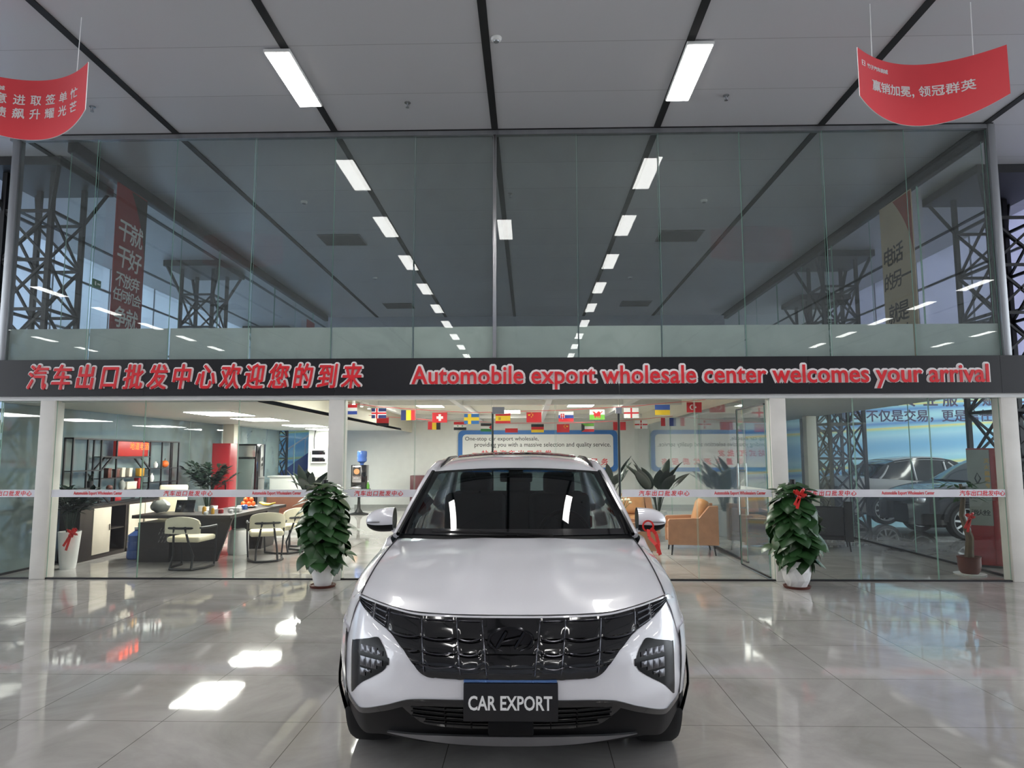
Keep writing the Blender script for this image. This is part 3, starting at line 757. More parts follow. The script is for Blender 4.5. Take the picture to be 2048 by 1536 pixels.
# body sides
def side_pts(y):
    # crest next to the hood gap, then down the flank
    t = max(0, min(1, (y-.42)/1.06))
    hz = Vector(H(t, 1)).z if y < 1.48 else 1.08+.03*min(1, (y-1.48)/2.6)
    hx = Vector(H(t, 1)).x+.002 if y < 1.48 else .835
    fl = .012 if (abs(y-.97) < .5 or abs(y-3.67) < .5) else 0
    tap = 0 if y > .8 else -.06*((.8-y)/.35)**2
    if y > 4.0: tap = -.09*((y-4.0)/.55)**2
    return [(hx, y, hz-.001), (hx+(.03+tap*.5), y, hz-.012), (.885+fl+tap, y, hz-.075), (.915+fl+tap, y, hz-.19), (.925+fl+tap, y, .74), (.932+fl+tap, y, .60), (.92+fl+tap, y, .45), (.90+fl+tap, y, .30)]
ys = [.43, .55, .7, .85, 1.0, 1.15, 1.3, 1.48, 1.8, 2.2, 2.6, 3.0, 3.3, 3.67, 4.0, 4.3, 4.55]
BS = cr_grid([side_pts(y) for y in ys], 0, 0)
for s in (1, -1):
    mb = MB()
    nu, nv = 150, 36
    def keep(u, v):
        p = BS(u, v)
        return all(hypot(p.y-a, p.z-b) > .395 for a, b in ARCH) and not (p.y < .62 and p.z < .80 and p.z < .40)
    mb.grid(lambda u, v: (s*BS(u, v).x, BS(u, v).y, BS(u, v).z), nu, nv, keep=keep)
    mb.build('fender_and_side', 'car_white', car, smooth=50)
    for a, b in ARCH:   # black cladding round each arch and its dark well
        mb = MB()
        def cl(u, v):
            th = radians(-12+204*u); r = .372+.05*v
            return (s*(.893+.042*min(1, 3*sin(pi*u))-.008*abs(2*v-1)**2), a-cos(th)*r, max(.2, b+sin(th)*r))
        mb.grid(cl, 30, 4)
        mb.grid(lambda u, v: (s*(.885-.25*v), a-cos(radians(-12+204*u))*.376, max(.2, b+sin(radians(-12+204*u))*.376)), 30, 2)
        mb.add([(s*.66, a-cos(radians(12*k))*.42, b+sin(radians(12*k))*.42) for k in range(16)]+[(s*.66, a+.42, .2), (s*.66, a-.42, .2)], [tuple(range(18))])
        mb.build('wheel_arch_trim', 'plastic_black', car, smooth=40)
    mb = MB().b2(s*.86, s*.925, 1.42, 3.22, .24, .36, bev=.02); mb.build('sill_cladding', 'plastic_black', car)
    for yy in (1.55, 2.62, 3.5):
        MB().tube([(s*BS((yy-.43)/4.12, v/12).x+s*.001, yy, BS((yy-.43)/4.12, v/12).z) for v in range(0, 12)], .003, 5).build('door_gap', 'shut_line', car)
    for yy in (2.42, 3.38): MB().b2(s*.925, s*.955, yy, yy+.18, .85, .875, bev=.008).build('door_handle', 'car_white', car)
# -- lower bumper, black, with inlet, slats, radar box and silver skid strip
lowbot = smooth_tab([(0, .275), (.45, .272), (.63, .262), (.78, .225), (.905, .33)])
fpatch('lower_bumper', -.9, .9, lowbot, lambda x: whitebot(x)+.004, -.012, 'plastic_black', 90, 10, ret=.05)
fpatch('bumper_lip', -.87, .87, lambda x: whitebot(x)-.03, whitebot, .008, 'gloss_black', 90, 3, ret=.03)
inlo = smooth_tab([(0, .385), (.40, .388), (.47, .43), (.53, .478)]); inhi = smooth_tab([(0, .493), (.47, .474), (.53, .48)])
fpatch('air_intake', -.53, .53, inlo, inhi, -.004, 'gloss_black', 50, 5, ret=.02)
mb = MB()
for z in (.405, .428, .452, .474):
    xm = .4 if z < .42 else .46
    mb.tube([(x, yF(x, z)-.006, z) for x in [xm*(k/12-1) for k in range(25)]], .006, 6, sq=.6)
for x in (-.3, -.18, .18, .3): mb.tube([(x, yF(x, .39)-.004, .39), (x, yF(x, .485)-.004, .485)], .004, 5)
mb.build('intake_slats', 'plastic_black', car)
MB().box((0, .02, .405), (.205, .06, .07), bev=.012).build('radar_cover', 'plastic_black', car)
fpatch('skid_plate', -.60, .60, smooth_tab([(0, .289), (.28, .292), (.45, .296), (.6, .296)]), smooth_tab([(0, .345), (.3, .338), (.5, .315), (.6, .30)]), .012, 'satin_silver', 50, 6, ret=.05)
MB().b2(-.62, .62, .35, 4.3, .27, .33).build('underbody', 'plastic_black', car)
# -- grille: one black field of jewel-like cells
cols = [.0, .135, .255, .425, .60, .83]
def rowz(x, k):  # four rows, following the hood edge and the grille bottom
    hi = min(hoodedge(x), .885); lo = .612
    return hi-(hi-lo)*(.03, .36, .58, .79, 1)[k]
def gb(x, z, v):
    ax = abs(x); rows = [rowz(ax, k) for k in range(5)]; r = 0
    for k in range(4):
        if rows[k+1] <= z <= rows[k]+1e-6: r = (rows[k]-z)/(rows[k]-rows[k+1]); break
    else: r = 0
    c = 0
    lim = cols[:]; sh = .028*(rows[0]-z)/.27
    for a, b in zip(lim, lim[1:]):
        a2, b2 = max(0, a-sh*(a > .2)), b-sh
        if a2 <= ax < b2: c = (ax-a2)/(b2-a2); break
    else: c = 1
    edge = min(c, 1-c) if ax > .13 else 1-c
    g = min(1, edge*9)
    return (.013*g*(r**1.5)*(1-.3*sin(pi*c))+.004*(1-g)+.005*sin(pi*r))*(1 if z > .66 else .45)
fpatch('grille', -.60, .60, grillebot, lambda x: hoodedge(x)-.012, .006, 'gloss_black', 200, 70, bulge=gb, ret=.03)
for a, b in ((.603, .685), (.69, .80)):
    def db(x, z, v, a=a, b=b): c = (x-a)/(b-a); return .010*abs(sin(3*pi*v))*min(1, min(c, 1-c)*8)
    for o in fpatch('daytime_running_light', a, b, grillebot, lambda x: hoodedge(x)-.012, .006, 'dark_chrome', 16, 30, bulge=db, ret=.03): o['label'] = 'smoked running light segment'
# polished edges of the grille cells
pbr('grille_edge', (84, 84, 90), .18, .9, var=.05)
for s in (1, -1):
    for k in (0, 1, 2, 3):
        for a, b in zip(cols[1:], cols[2:]):
            if b > .7: continue
            pts = []
            for q in range(11):
                x = a+.008+(b-a-.016)*q/10; z = rowz(x, max(k, 0))+(.004-.010*sin(pi*q/10) if k else -.016)
                if z > grillebot(x)+.012: pts.append((s*x, yF(x, z)-(.021 if k else .013), z))
            if len(pts) > 2: MB().tube(pts, [.0015]+[.0042]*(len(pts)-2)+[.0015], 6).build('grille_bar_edge', 'grille_edge', car)
    for x in cols[1:5]:
        pts = []
        for q in range(15):
            t = q/14; z = rowz(x, 0)-.012-(rowz(x, 0)-.63)*t; xx = x-.03*t
            if z > grillebot(xx)+.012: pts.append((s*xx, yF(xx, z)-.014, z))
        if len(pts) > 2: MB().tube(pts, .0028, 6).build('grille_divider', 'grille_edge', car)
# emblem: an oval ring round a slanted letter-like bar shape, blacked out
ey = yF(0, .783)-.034
mb = MB()
ring = lambda rx, rz, n=40: [(rx*cos(2*pi*k/n), ey, .783+rz*sin(2*pi*k/n)) for k in range(n+1)]
mb.tube(ring(.1, .053), .009, 8, cap=False, sq=.8)
for s in (-1, 1):
    mb.tube([(s*.042+.022*t, ey-.001, .783+.036*t) for t in (-1, -.5, 0, .5, 1)], [.008, .009, .009, .009, .008], 8)
mb.tube([(-.045, ey-.001, .772), (0, ey-.004, .783), (.045, ey-.001, .794)], [.007, .008, .007], 8)
mb.add([(.098*cos(2*pi*k/40), ey+.008, .783+.052*sin(2*pi*k/40)) for k in range(40)], [tuple(range(40))])
mb.build('emblem', 'dark_chrome', car)
# headlamp pockets low in the bumper
lt = smooth_tab([(.585, .66), (.6, .69), (.62, .715), (.645, .738), (.7, .725), (.77, .705), (.80, .69)])
lb = smooth_tab([(.585, .652), (.6, .628), (.66, .585), (.741, .53), (.80, .46)])
for o, sd in zip(fpatch('headlamp_housing', .578, .806, lambda x: lb(x)-.012, lambda x: lt(x)+.010, .004, 'lamp_black', 24, 14, ret=.03), (1, -1)):
    mb = MB()
    pock = lambda x, z: (sd*x, yF(x, z)-.008, z)
    for i, (za, zb) in enumerate(((.675, .705), (.61, .655), (.56, .60))):
        for j in range(4):
            xa = .612+.032*j; xb = xa+.03
            if xb > .74: continue
            zl, zu = max(za, lb(xa)+.01, lb(xb)+.01), min(zb, lt(xa)-.01, lt(xb)-.01)
            if zu-zl < .012: continue
            c = pock((xa+xb)/2, (zl+zu)/2)
            mb.grid(lambda u, v: (pock(xa+(xb-xa)*u, zl+(zu-zl)*v)[0], pock(xa+(xb-xa)*u, zl+(zu-zl)*v)[1]-.006*sin(pi*u)*sin(pi*v), zl+(zu-zl)*v), 6, 6)
    r = mb.build('reflector', 'lamp_silver', o, smooth=50)
# plate
MB().b2(-.212, .212, -.02, .012, .44, .603, bev=.003).build('plate_board', 'sign_black', car)['label'] = 'black plate reading CAR EXPORT'
pl = [o for o in bpy.data.objects if o.name == 'plate_board'][0]
mb = MB(); add_text(mb, 'CAR EXPORT', -.19, .186, .488, .551, -.0215, off=.02, ext=.001); mb.build('lettering', 'letter_white', pl, smooth=0)
pbr('bracket_blue', (96, 130, 186), .25, .6, var=.08)
mb = MB().b2(-.212, .208, -.014, .02, .605, .616, bev=.002)
for x in (-.11, .1): mb.ball((x, -.018, .611), .005, 8, 6)
mb.build('plate_bracket', 'bracket_blue', car)
# -- greenhouse
ws = lambda s, t: (lambda a, b: tuple(p+(q-p)*t for p, q in zip(a, b)))((.79*s, 1.14+.36*s*s, 1.122-.026*s*s), (.632*s, 1.95+.14*s*s, 1.527-.03*s*s))
def wsp(u, v, o=0):
    s = 2*u-1; p = ws(s, v); b = .02*sin(pi*v)*(1-.5*s*s)+o
    return (p[0], p[1]-b*.45, p[2]+b*.9)
MB().grid(lambda u, v: wsp(u, v), 40, 16).build('windshield', 'car_glass', car, smooth=60)
mb = MB()
mb.grid(lambda u, v: wsp(u*.045, v, .004), 3, 16).grid(lambda u, v: wsp(1-u*.045, v, .004), 3, 16).grid(lambda u, v: wsp(u, v*.075, .004), 40, 2).grid(lambda u, v: wsp(u, 1-v*.045, .004), 40, 2)
mb.build('windshield_border', 'gloss_black', car, smooth=60)
# cowl with wipers
mb = MB().grid(lambda u, v: (lambda s: (.79*s, 1.14+.36*s*s-.05*(1-v)+.01*v, 1.105-.03*s*s+.02*v))(2*u-1), 40, 3); mb.build('cowl', 'plastic_black', car, smooth=50)
for pts in ([(.02, 1.12, 1.135), (-.2, 1.13, 1.145), (-.52, 1.21, 1.142)], [(.24, 1.14, 1.128), (.08, 1.125, 1.137), (-.1, 1.125, 1.142), (-.22, 1.14, 1.148)]):
    MB().tube(pts, .012, 6, sq=.7).build('wiper', 'plastic_black', car)
# roof
def roofrow(y, zc, w=.60, dz=.035): return full([(0, y, zc), (.2, y, zc-.002), (.4, y, zc-dz*.45), (w-.06, y+.0, zc-dz), (w+.03, y, zc-dz*2.1)])
rr = [full([(x, 1.95+.14*(x/.632)**2, 1.529-.03*(x/.632)**2) for x in (0, .2, .4, .54, .632)])]
for y, z in ((2.2, 1.583), (2.5, 1.622), (2.9, 1.64), (3.4, 1.632), (3.9, 1.59), (4.15, 1.555)): rr.append(roofrow(y, z))
RF = cr_grid(rr, 0, 0)
MB().grid(lambda u, v: RF(u, v), 36, 40).build('roof', 'car_white', car, smooth=60)
MB().grid(lambda u, v: (lambda p: (p.x, p.y, p.z+.014*min(1, 8*min(u, .001+u))))(RF(.38+.36*u, .17+.66*v)), 14, 24).build('sunroof', 'gloss_black', car, smooth=60)
MB().tube([(x, 2.43+.10*(x/.47)**2, 1.612-.05*(x/.47)**4) for x in [.47*(k/12-1) for k in range(25)]], .011, 6, sq=.7).build('sunroof_frame', 'satin_silver', car)
for s in (1, -1):
    MB().tube([(s*.59, 2.12, 1.49), (s*.585, 2.3, 1.545), (s*.58, 2.7, 1.598), (s*.58, 3.3, 1.607), (s*.58, 3.9, 1.56)], [.012, .016, .016, .016, .012], 8).build('roof_rail', 'black_metal', car)
    # white cant rail and A pillar, black inner edge
    pil = [(s*.80, 1.46, 1.09), (s*.76, 1.66, 1.21), (s*.70, 1.9, 1.37), (s*.655, 2.12, 1.488), (s*.635, 2.4, 1.545), (s*.63, 3.0, 1.565), (s*.64, 3.6, 1.55), (s*.66, 4.05, 1.48), (s*.74, 4.35, 1.2), (s*.80, 4.45, 1.05)]
    MB().tube(pil, [.022, .026, .03, .034, .036, .036, .036, .04, .05, .05], 8).build('roof_pillar', 'car_white', car, smooth=60)
    MB().tube([(p[0]-s*.02, p[1]-.02, p[2]+.012) for p in pil[:4]], .016, 6).build('pillar_trim', 'gloss_black', car)
    # side windows
    top = smooth_tab([(1.5, 1.13), (1.7, 1.24), (1.95, 1.40), (2.2, 1.49), (2.6, 1.535), (3.2, 1.545), (3.7, 1.51), (4.1, 1.36), (4.3, 1.16)])
    def sw(u, v):
        y = 1.5+2.8*u; z0 = 1.075+.03*u; z1 = top(y); z = z0+(z1-z0)*v
        return (s*(.835-(z-z0)*.43), y, z)
    MB().grid(sw, 30, 6).build('side_window', 'car_glass', car, smooth=60)
    MB().b2(s*.66, s*.735, 2.52, 2.64, 1.08, 1.5).build('door_pillar', 'gloss_black', car) if False else None
    # door mirrors
    def mir(u, v, lo=-pi, hi=pi):
        a = lo+(hi-lo)*v; q = .02+.98*u
        x = .835+.205*q; hh = .080*sqrt(max(0, 1-max(0, (q-.2)/.8)**2.8)); hy = .085*sqrt(max(0, 1-q**3))+.002
        return (s*x, 1.63-cos(a)*hy-.0, 1.184-.012*q+sin(a)*hh)
    m = MB().grid(lambda u, v: mir(u, v), 18, 28).build('door_mirror', 'car_white', car, smooth=60)
    mb = MB().grid(lambda u, v: (lambda p: (p[0], 1.63+(p[1]-1.63)*1.03, p[2]-.003))(mir(u, v, -pi, 0-.35)), 16, 10); mb.build('mirror_lower_shell', 'plastic_black', m, smooth=60)
    MB().tube([mir(t, .5-.03)[:1]+(mir(t, .5-.03)[1]-.004, 1.176-.012*t) for t in (.45, .6, .75, .9)], [.004, .006, .006, .004], 6).build('turn_signal', 'satin_silver', m)
    MB().add([mir(0, k/20) for k in range(20)], [tuple(range(20))]).build('mirror_inner_face', 'gloss_black', m, smooth=0)
    MB().tube([(s*.80, 1.58, 1.10), (s*.86, 1.62, 1.115), (s*.92, 1.63, 1.125)], [.026, .022, .02], 8, sq=.6).build('mirror_arm', 'car_white', m)
# rear end
mb = MB().grid(lambda u, v: ((2*u-1)*(.82-.06*v), 4.5+.10*(1-(2*u-1)**2)-.12*v**2, .32+.74*v), 30, 12); mb.build('tailgate', 'car_white', car, smooth=60)
MB().grid(lambda u, v: ((2*u-1)*(.72-.1*v), 4.47-.34*v+.05*(1-(2*u-1)**2), 1.07+.46*v), 24, 8).build('rear_window', 'car_glass', car, smooth=60)
MB().b2(-.78, .78, 4.5, 4.63, .28, .42, bev=.03).build('rear_bumper', 'plastic_black', car)
MB().b2(-.6, .6, 4.57, 4.6, .93, .95).build('tail_light_bar', 'tail_red', car)
for s in (1, -1): MB().b2(s*.58, s*.8, 4.42, 4.56, .84, .97, bev=.02).build('tail_light', 'tail_red', car)
# cabin
MB().b2(-.78, .78, 1.3, 4.35, .45, .55).build('cabin_floor', 'seat_cloth', car)
mb = MB().grid(lambda u, v: ((2*u-1)*.77, 1.2+.75*v+.3*(2*u-1)**2*(1-v), 1.09-.02*v-.025*(2*u-1)**2), 20, 4)
mb.b2(-.76, .76, 1.85, 1.96, .7, 1.075, bev=.03); mb.build('dashboard', 'seat_cloth', car, smooth=50)
for x in (-.36, .36):
    mb = MB().box((x, 2.42, .76), (.52, .55, .2), bev=.06).box((x, 2.74, 1.02), (.52, .16, .58), rx=radians(-14), bev=.06)
    mb.build('front_seat', 'seat_cloth', car)
    MB().box((x, 2.83, 1.385), (.27, .1, .19), rx=radians(-8), bev=.04).tube([(x-.05, 2.8, 1.28), (x-.05, 2.82, 1.34)], .008).tube([(x+.05, 2.8, 1.28), (x+.05, 2.82, 1.34)], .008).build('headrest', 'seat_cloth', car)
mb = MB().box((0, 3.35, .75), (1.3, .5, .2), bev=.06).box((0, 3.72, 1.0), (1.3, .16, .55), rx=radians(-16), bev=.05)
mb.build('rear_seat', 'seat_cloth', car)
for x in (-.38, 0, .38): MB().box((x, 3.8, 1.31), (.24, .09, .12), bev=.03).build('headrest', 'seat_cloth', car)
MB().tube([(.36+.185*cos(2*pi*k/32), 2.06+.03*sin(2*pi*k/32), 1.02+.18*sin(2*pi*k/32)) for k in range(33)], .016, 8, cap=False).tube([(.19, 2.06, 1.02), (.53, 2.06, 1.02)], .018).tube([(.36, 2.06, 1.02), (.36, 2.06, .86)], .018).ball((.36, 2.05, 1.02), (.06, .03, .06)).build('steering_wheel', 'plastic_black', car)
MB().box((0, 2.1, 1.455), (.25, .04, .07), bev=.015).box((0, 2.02, 1.49), (.11, .06, .06), bev=.015).tube([(0, 2.08, 1.47), (0, 2.06, 1.51)], .012).build('rear_view_mirror', 'gloss_black', car)
# wheels
def make_wheel(loc, s, parent):
    w = bpy.data.objects.new('wheel', None); COL.objects.link(w); w.parent = parent; w.location = loc
    MB().lathe([(.24, -.10), (.30, -.112), (.345, -.108), (.362, -.08), (.366, 0), (.362, .08), (.345, .108), (.30, .112), (.24, .10), (.235, 0), (.24, -.10)], 40, axis='x', cap=False).build('tyre', 'tyre_rubber', w, smooth=40)
    mb = MB().lathe([(.245, -.1), (.245, .1), (.225, .1), (.215, .02), (.215, -.1), (.245, -.1)], 36, axis='x', cap=False).lathe([(0, -s*.02), (.22, -s*.02)], 24, axis='x', cap=False)
    for k in range(10):
        a = 2*pi*k/10; mb.bar((s*.06, cos(a)*.03, sin(a)*.03), (s*.085, cos(a+.06)*.235, sin(a+.06)*.235), .028, .02)
    mb.lathe([(0, s*.04), (.05, s*.05), (.05, s*.075), (0, s*.085)], 16, axis='x')
    mb.build('rim', 'steel', w)
    return w
w1 = make_wheel((.80, .97, .365), 1, car)
for loc, s in (((-.80, .97, .365), -1), ((.80, 3.67, .365), 1), ((-.80, 3.67, .365), -1)):
    w = w1.copy(); COL.objects.link(w); w.location = loc
    if s < 0: w.rotation_euler = (0, 0, pi)
    for ch in [x for x in bpy.data.objects if x.parent == w1]:
        c = ch.copy(); COL.objects.link(c); c.parent = w
# red ribbon on the right mirror
t = thing('red_ribbon', 'red ribbon tied to the white car mirror at right', 'ribbon', (.80, 4.80, 1.135))
mb = MB()
def rib(pts, w=.022):
    for a, b in zip(pts, pts[1:]): mb.bar(a, b, w, .003, up=(0, 1, 0))
rib([(-.0+.035*cos(k*pi/8), -.03, .012+.035*sin(k*pi/8)) for k in range(17)], .012)
rib([(.02, -.035, 0), (.05, -.04, -.04), (.062, -.06, -.10), (.055, -.08, -.16)])
rib([(0, -.035, -.01), (-.01, -.12, -.05), (.02, -.2, -.09), (.045, -.16, -.13), (.06, -.12, -.165)])
mb.build('ribbon_strip', 'ribbon_red', t, smooth=50)
# ================================================================== LOUNGE: BOARD, FLAGS
pbr('board_text', (40, 42, 46), .5, var=.05)
def rrect(x0, x1, z0, z1, r, n=8):
    o = []
    for cx, cz, a in ((x1-r, z1-r, 0), (x0+r, z1-r, 90), (x0+r, z0+r, 180), (x1-r, z0+r, 270)):
        for k in range(n+1): o.append((cx+r*cos(radians(a+90*k/n)), cz+r*sin(radians(a+90*k/n))))
    return o
t = thing('notice_board', 'white board with blue border and slogans on the lounge back wall', 'board', (0, 21.96, 0))
MB().prism(rrect(-2.24, 2.78, 1.12, 2.42, .16), -.03, 0).build('border', 'board_blue', t)
pn = MB().prism(rrect(-2.1, 2.64, 1.25, 2.29, .12), -.04, -.03).build('panel', 'board_white', t)
mb = MB(); add_text(mb, 'One-stop car export wholesale,', -2.02, .30, 2.06, 2.22, -.041, off=.006, ext=.001); mb.build('slogan', 'board_text', pn, smooth=0)
mb = MB(); add_text(mb, 'providing you with a massive selection and quality service.', -1.72, 2.56, 1.86, 2.04, -.041, off=.006, ext=.001)
mb.build('slogan', 'board_text', pn, smooth=0)
mb = MB(); add_cjk(mb, '一站式汽车出口批发', -1.8, .68, 1.58, 1.80, -.041, off=.02, shear=.15, ext=.001); mb.build('slogan', 'letter_red', pn, smooth=0)['label'] = 'red Chinese slogan'
mb = MB(); add_cjk(mb, '海量车源优质服务', -.1, 2.45, 1.32, 1.54, -.041, off=.02, shear=.15, ext=.001)
mb.build('slogan', 'letter_red', pn, smooth=0)['label'] = 'red Chinese slogan'
FC = {'r': (206, 32, 40), 'w': (236, 236, 236), 'b': (32, 62, 150), 'n': (20, 36, 96), 'k': (24, 24, 26), 'y': (244, 208, 40), 'g': (40, 130, 64), 'l': (110, 180, 60), 's': (40, 110, 180), 'm': (130, 24, 34), 'u': (60, 96, 180)}
for k_, c_ in FC.items(): pbr('flag_'+k_, c_, .7, var=.05)
FK = list(FC)
def hb(*c): return lambda u, v: c[min(len(c)-1, int(v*len(c)))]
def vb(*c): return lambda u, v: c[min(len(c)-1, int(u*len(c)))]
def star(u, v, cx, cy, r):
    x, y = (u-cx)*1.5, v-cy; a = (atan2(x, -y) % (2*pi/5))-pi/5; return hypot(x, y)*cos(a) < r*.42 or (hypot(x, y) < r and abs(abs(a)-pi/5) < .32*(1-hypot(x, y)/r)+.02)
def nordic(bg, c1, c2=None):
    def f(u, v):
        if c2 and (abs(u-.36) < .05 or abs(v-.5) < .075): return c2
        return c1 if abs(u-.36) < .1 or abs(v-.5) < .15 else bg
    return f
def china(flip=False):
    def f(u, v):
        if flip: u = 1-u
        if star(u, v, .17, .27, .17): return 'y'
        for x, y in ((.34, .1), (.42, .2), (.42, .34), (.34, .46)):
            if hypot((u-x)*1.5, v-y) < .045: return 'y'
        return 'r'
    return f
def swiss(u, v): return 'w' if (abs(u-.5) < .07 and abs(v-.5) < .32) or (abs(v-.5) < .105 and abs(u-.5) < .21) else 'r'
def spain(u, v):
    if .2 < u < .36 and .36 < v < .66: return 'm' if (int(u*40)+int(v*14)) % 2 else 'y'
    return 'r' if v < .25 or v > .75 else 'y'
def slovak(u, v):
    if .12 < u < .42 and .2 < v < .74-abs(u-.27)*.9:
        if abs(u-.27) < .02 or (abs(v-.36) < .03 and abs(u-.27) < .07): return 'w'
        return 'w' if u < .15 or u > .39 else ('b' if v > .6 else 'r')
    return hb('w', 'b', 'r')(u, v)
def wales(u, v):
    body = ((u-.5)/.24)**2+((v-.52)/.17)**2 < 1
    neck = abs(u-(.28+.2*(v-.25)/.3)) < .06 and .22 < v < .5
    wing = .5 < u < .72 and .16+abs(u-.6)*.9 < v < .5
    legs = .62 < v < .84 and (abs(u-.36-.1*(v-.6)) < .04 or abs(u-.56) < .035 or abs(u-.7+.1*(v-.6)) < .035)
    tail = abs(v-(.5-.28*sin((u-.68)*9))) < .05 and .68 < u < .86
    return 'r' if body or neck or wing or legs or tail else ('w' if v < .5 else 'l')
def palest(u, v): return 'r' if u < .34-abs(v-.5)*.68 else hb('k', 'w', 'g')(u, v)
def palestr(u, v): return palest(1-u, v)
def syria(u, v): return 'g' if star(u, v, .32, .5, .14) or star(u, v, .68, .5, .14) else hb('r', 'w', 'k')(u, v)
def england(u, v): return 'r' if abs(u-.5) < .065 or abs(v-.5) < .1 else 'w'
def nireland(u, v): return 'w' if abs(u-.5) < .11 and abs(v-.5) < .2 and not (abs(u-.5) < .05 and abs(v-.5) < .11) else england(u, v)
def turkey(u, v):
    if hypot((u-.36)*1.5, v-.5) < .25 and hypot((u-.40)*1.5, v-.5) > .2: return 'w'
    return 'w' if star(u, v, .6, .5, .13) else 'r'
def kuwait(u, v): return 'k' if u < .25-.0 and .25*1 > u and abs(v-.5) < .5-u*.9 else hb('l', 'w', 'r')(u, v)
flags1 = [(697, 818, hb('r', 'w', 'b'), 'red, white, blue striped flag at the front left end'), (756, 826, nordic('n', 'w', 'r'), 'blue flag with red and white cross'), (816, 830, vb('n', 'y', 'r'), 'blue, yellow and red upright-striped flag'),
    (879, 835, swiss, 'red flag with a white cross'), (943, 838, nordic('s', 'y'), 'blue flag with a yellow cross'), (1006, 837, spain, 'red and yellow striped flag with small crest'),
    (1068, 835, china(), 'red flag with yellow stars at its left corner, front string'), (1132, 834, slovak, 'white, blue and red flag with a shield'), (1194, 830, wales, 'white and green flag with a red dragon'),
    (1262, 827, england, 'white flag with a plain red cross'), (1324, 821, hb('u', 'y'), 'blue over yellow flag'), (1387, 816, turkey, 'red flag with white crescent and star')]
flags2 = [(764, 843, hb('r', 'r', 'k'), 'red and black flag at the left end of the rear string'), (868, 851, vb('r', 'y', 'k'), 'red, yellow and black upright-striped flag'), (920, 852, syria, 'red, white and black flag with green stars'),
    (974, 855, palestr, 'black, white and green flag with red triangle'), (1023, 857, hb('w', 'r'), 'white over red flag'), (1075, 857, hb('k', 'r', 'y'), 'black, red and yellow flag'),
    (1126, 857, china(True), 'red flag with yellow stars at its right corner, rear string'), (1175, 856, kuwait, 'green, white and red flag on the rear string'), (1238, 853, hb('r', 'r'), 'plain red flag on the rear string'),
    (1281, 850, nireland, 'white flag with red cross and a red-edged white centre'), (1333, 845, vb('r', 'w', 'b'), 'red, white and blue upright-striped flag')]
def bunting(lst, Y, w, h, label, grp):
    pts = []
    for px, py, fn, lb in lst:
        X = (px-1058)/1387*Y; z = 1.62+(911.5-py)/1387*Y
        f = MB(); nu, nv = 36, 24; ph = px*.7
        g = lambda u, v, o=0: (-w/2+w*u, o+.012*sin(5*u+ph)*v, h/2-h*v)
        f.grid(lambda u, v: g(u, v), nu, nv, mf=lambda u, v: FK.index(fn(u, v))).grid(lambda u, v: g(u, v, .003), nu, nv, mf=lambda u, v: FK.index(fn(u, v)))
        o = f.build('flag', ['flag_'+k for k in FK], smooth=40, loc=(X, Y, z)); o.rotation_euler = (0, random.Random(px).uniform(-.01, .01), 0)
        tag(o, lb+', on a lounge string', 'flag', grp); pts.append((X, Y+.002, z+h/2+.026))
    a, b = pts[0], pts[-1]; path = [(a[0]-1.2, Y, a[2]+.09)]+[(x, y, z_+.0) for x, y, z_ in pts]+[(b[0]+.45, Y, b[2]+.05)]
    tag(MB().tube(path, .005, 6).build('bunting_cord', 'letter_red'), label, 'cord')
bunting(flags1, 13.0, .28, .19, 'thin red cord carrying the front row of flags', 'flags on the front string')
bunting(flags2, 16.0, .29, .19, 'thin red cord carrying the rear row of flags', 'flags on the rear string')
# lounge lighting
for x, y, lb in ((-2.4, 11.5, 'near left'), (-2.4, 16.5, 'far left'), (1.25, 11.5, 'near right'), (1.25, 16.5, 'far right'), (-.55, 19, 'middle of the row nearest the board')):
    t = thing('panel_light', 'lit white panel light between the lounge ceiling beams, '+lb, 'light', (x, y, 2.84), group='panel lights in the lounge ceiling')
    MB().b2(-.32, .32, -.62, .62, -.02, -.001).build('frame', 'white_metal', t); MB().b2(-.3, .3, -.6, .6, -.024, -.0202).build('diffuser', 'panel_light_glow', t)
pw = None
for i, (x, y, lb) in enumerate(((-5.35, 11.9, 'nearest'), (-5.38, 13.8, 'second nearest'), (-5.45, 16.8, 'third nearest'), (-5.6, 19.0, 'farthest'))):
    t = thing('panel_light', 'lit white panel light in the left room ceiling, '+lb+' of the row', 'light', (x, y, 2.36), group='panel lights in the left room ceiling')
    MB().b2(-.40, .40, -.55, .55, -.012, -.001).build('frame', 'white_metal', t); MB().b2(-.385, .385, -.535, .535, -.016, -.0122).build('diffuser', 'panel_light_glow', t)
for i, lb in enumerate(('nearest', 'second', 'third', 'fourth', 'farthest')):
    y = 11.6+.62*i
    t = thing('track_spotlight', 'small lit track spotlight under the white beam at left, '+lb+' of five', 'spotlight', (-3.27, y, 2.7), group='track spotlights in the lounge')
    MB().tube([(0, 0, 0), (.0, 0, -.04)], .01, 8).lathe([(.03, -.04), (.035, -.12), (.03, -.12)], 12).build('housing', 'white_metal', t)
    MB().lathe([(0, -.119), (.029, -.119), (.029, -.122), (0, -.124)], 12).build('lens', 'ceiling_light_diffuser', t)
t = thing('security_camera', 'small round white camera under the lounge ceiling beside the open door', 'camera', (2.63, 12.2, 2.84))
MB().tube([(0, 0, -.001), (0, 0, -.1)], .02).ball((0, 0, -.15), .07).build('housing', 'white_metal', t); MB().lathe([(0, -.075), (.03, -.07)], 14, c=(0, 0, -.15), axis='y').build('lens', 'gloss_black', t)

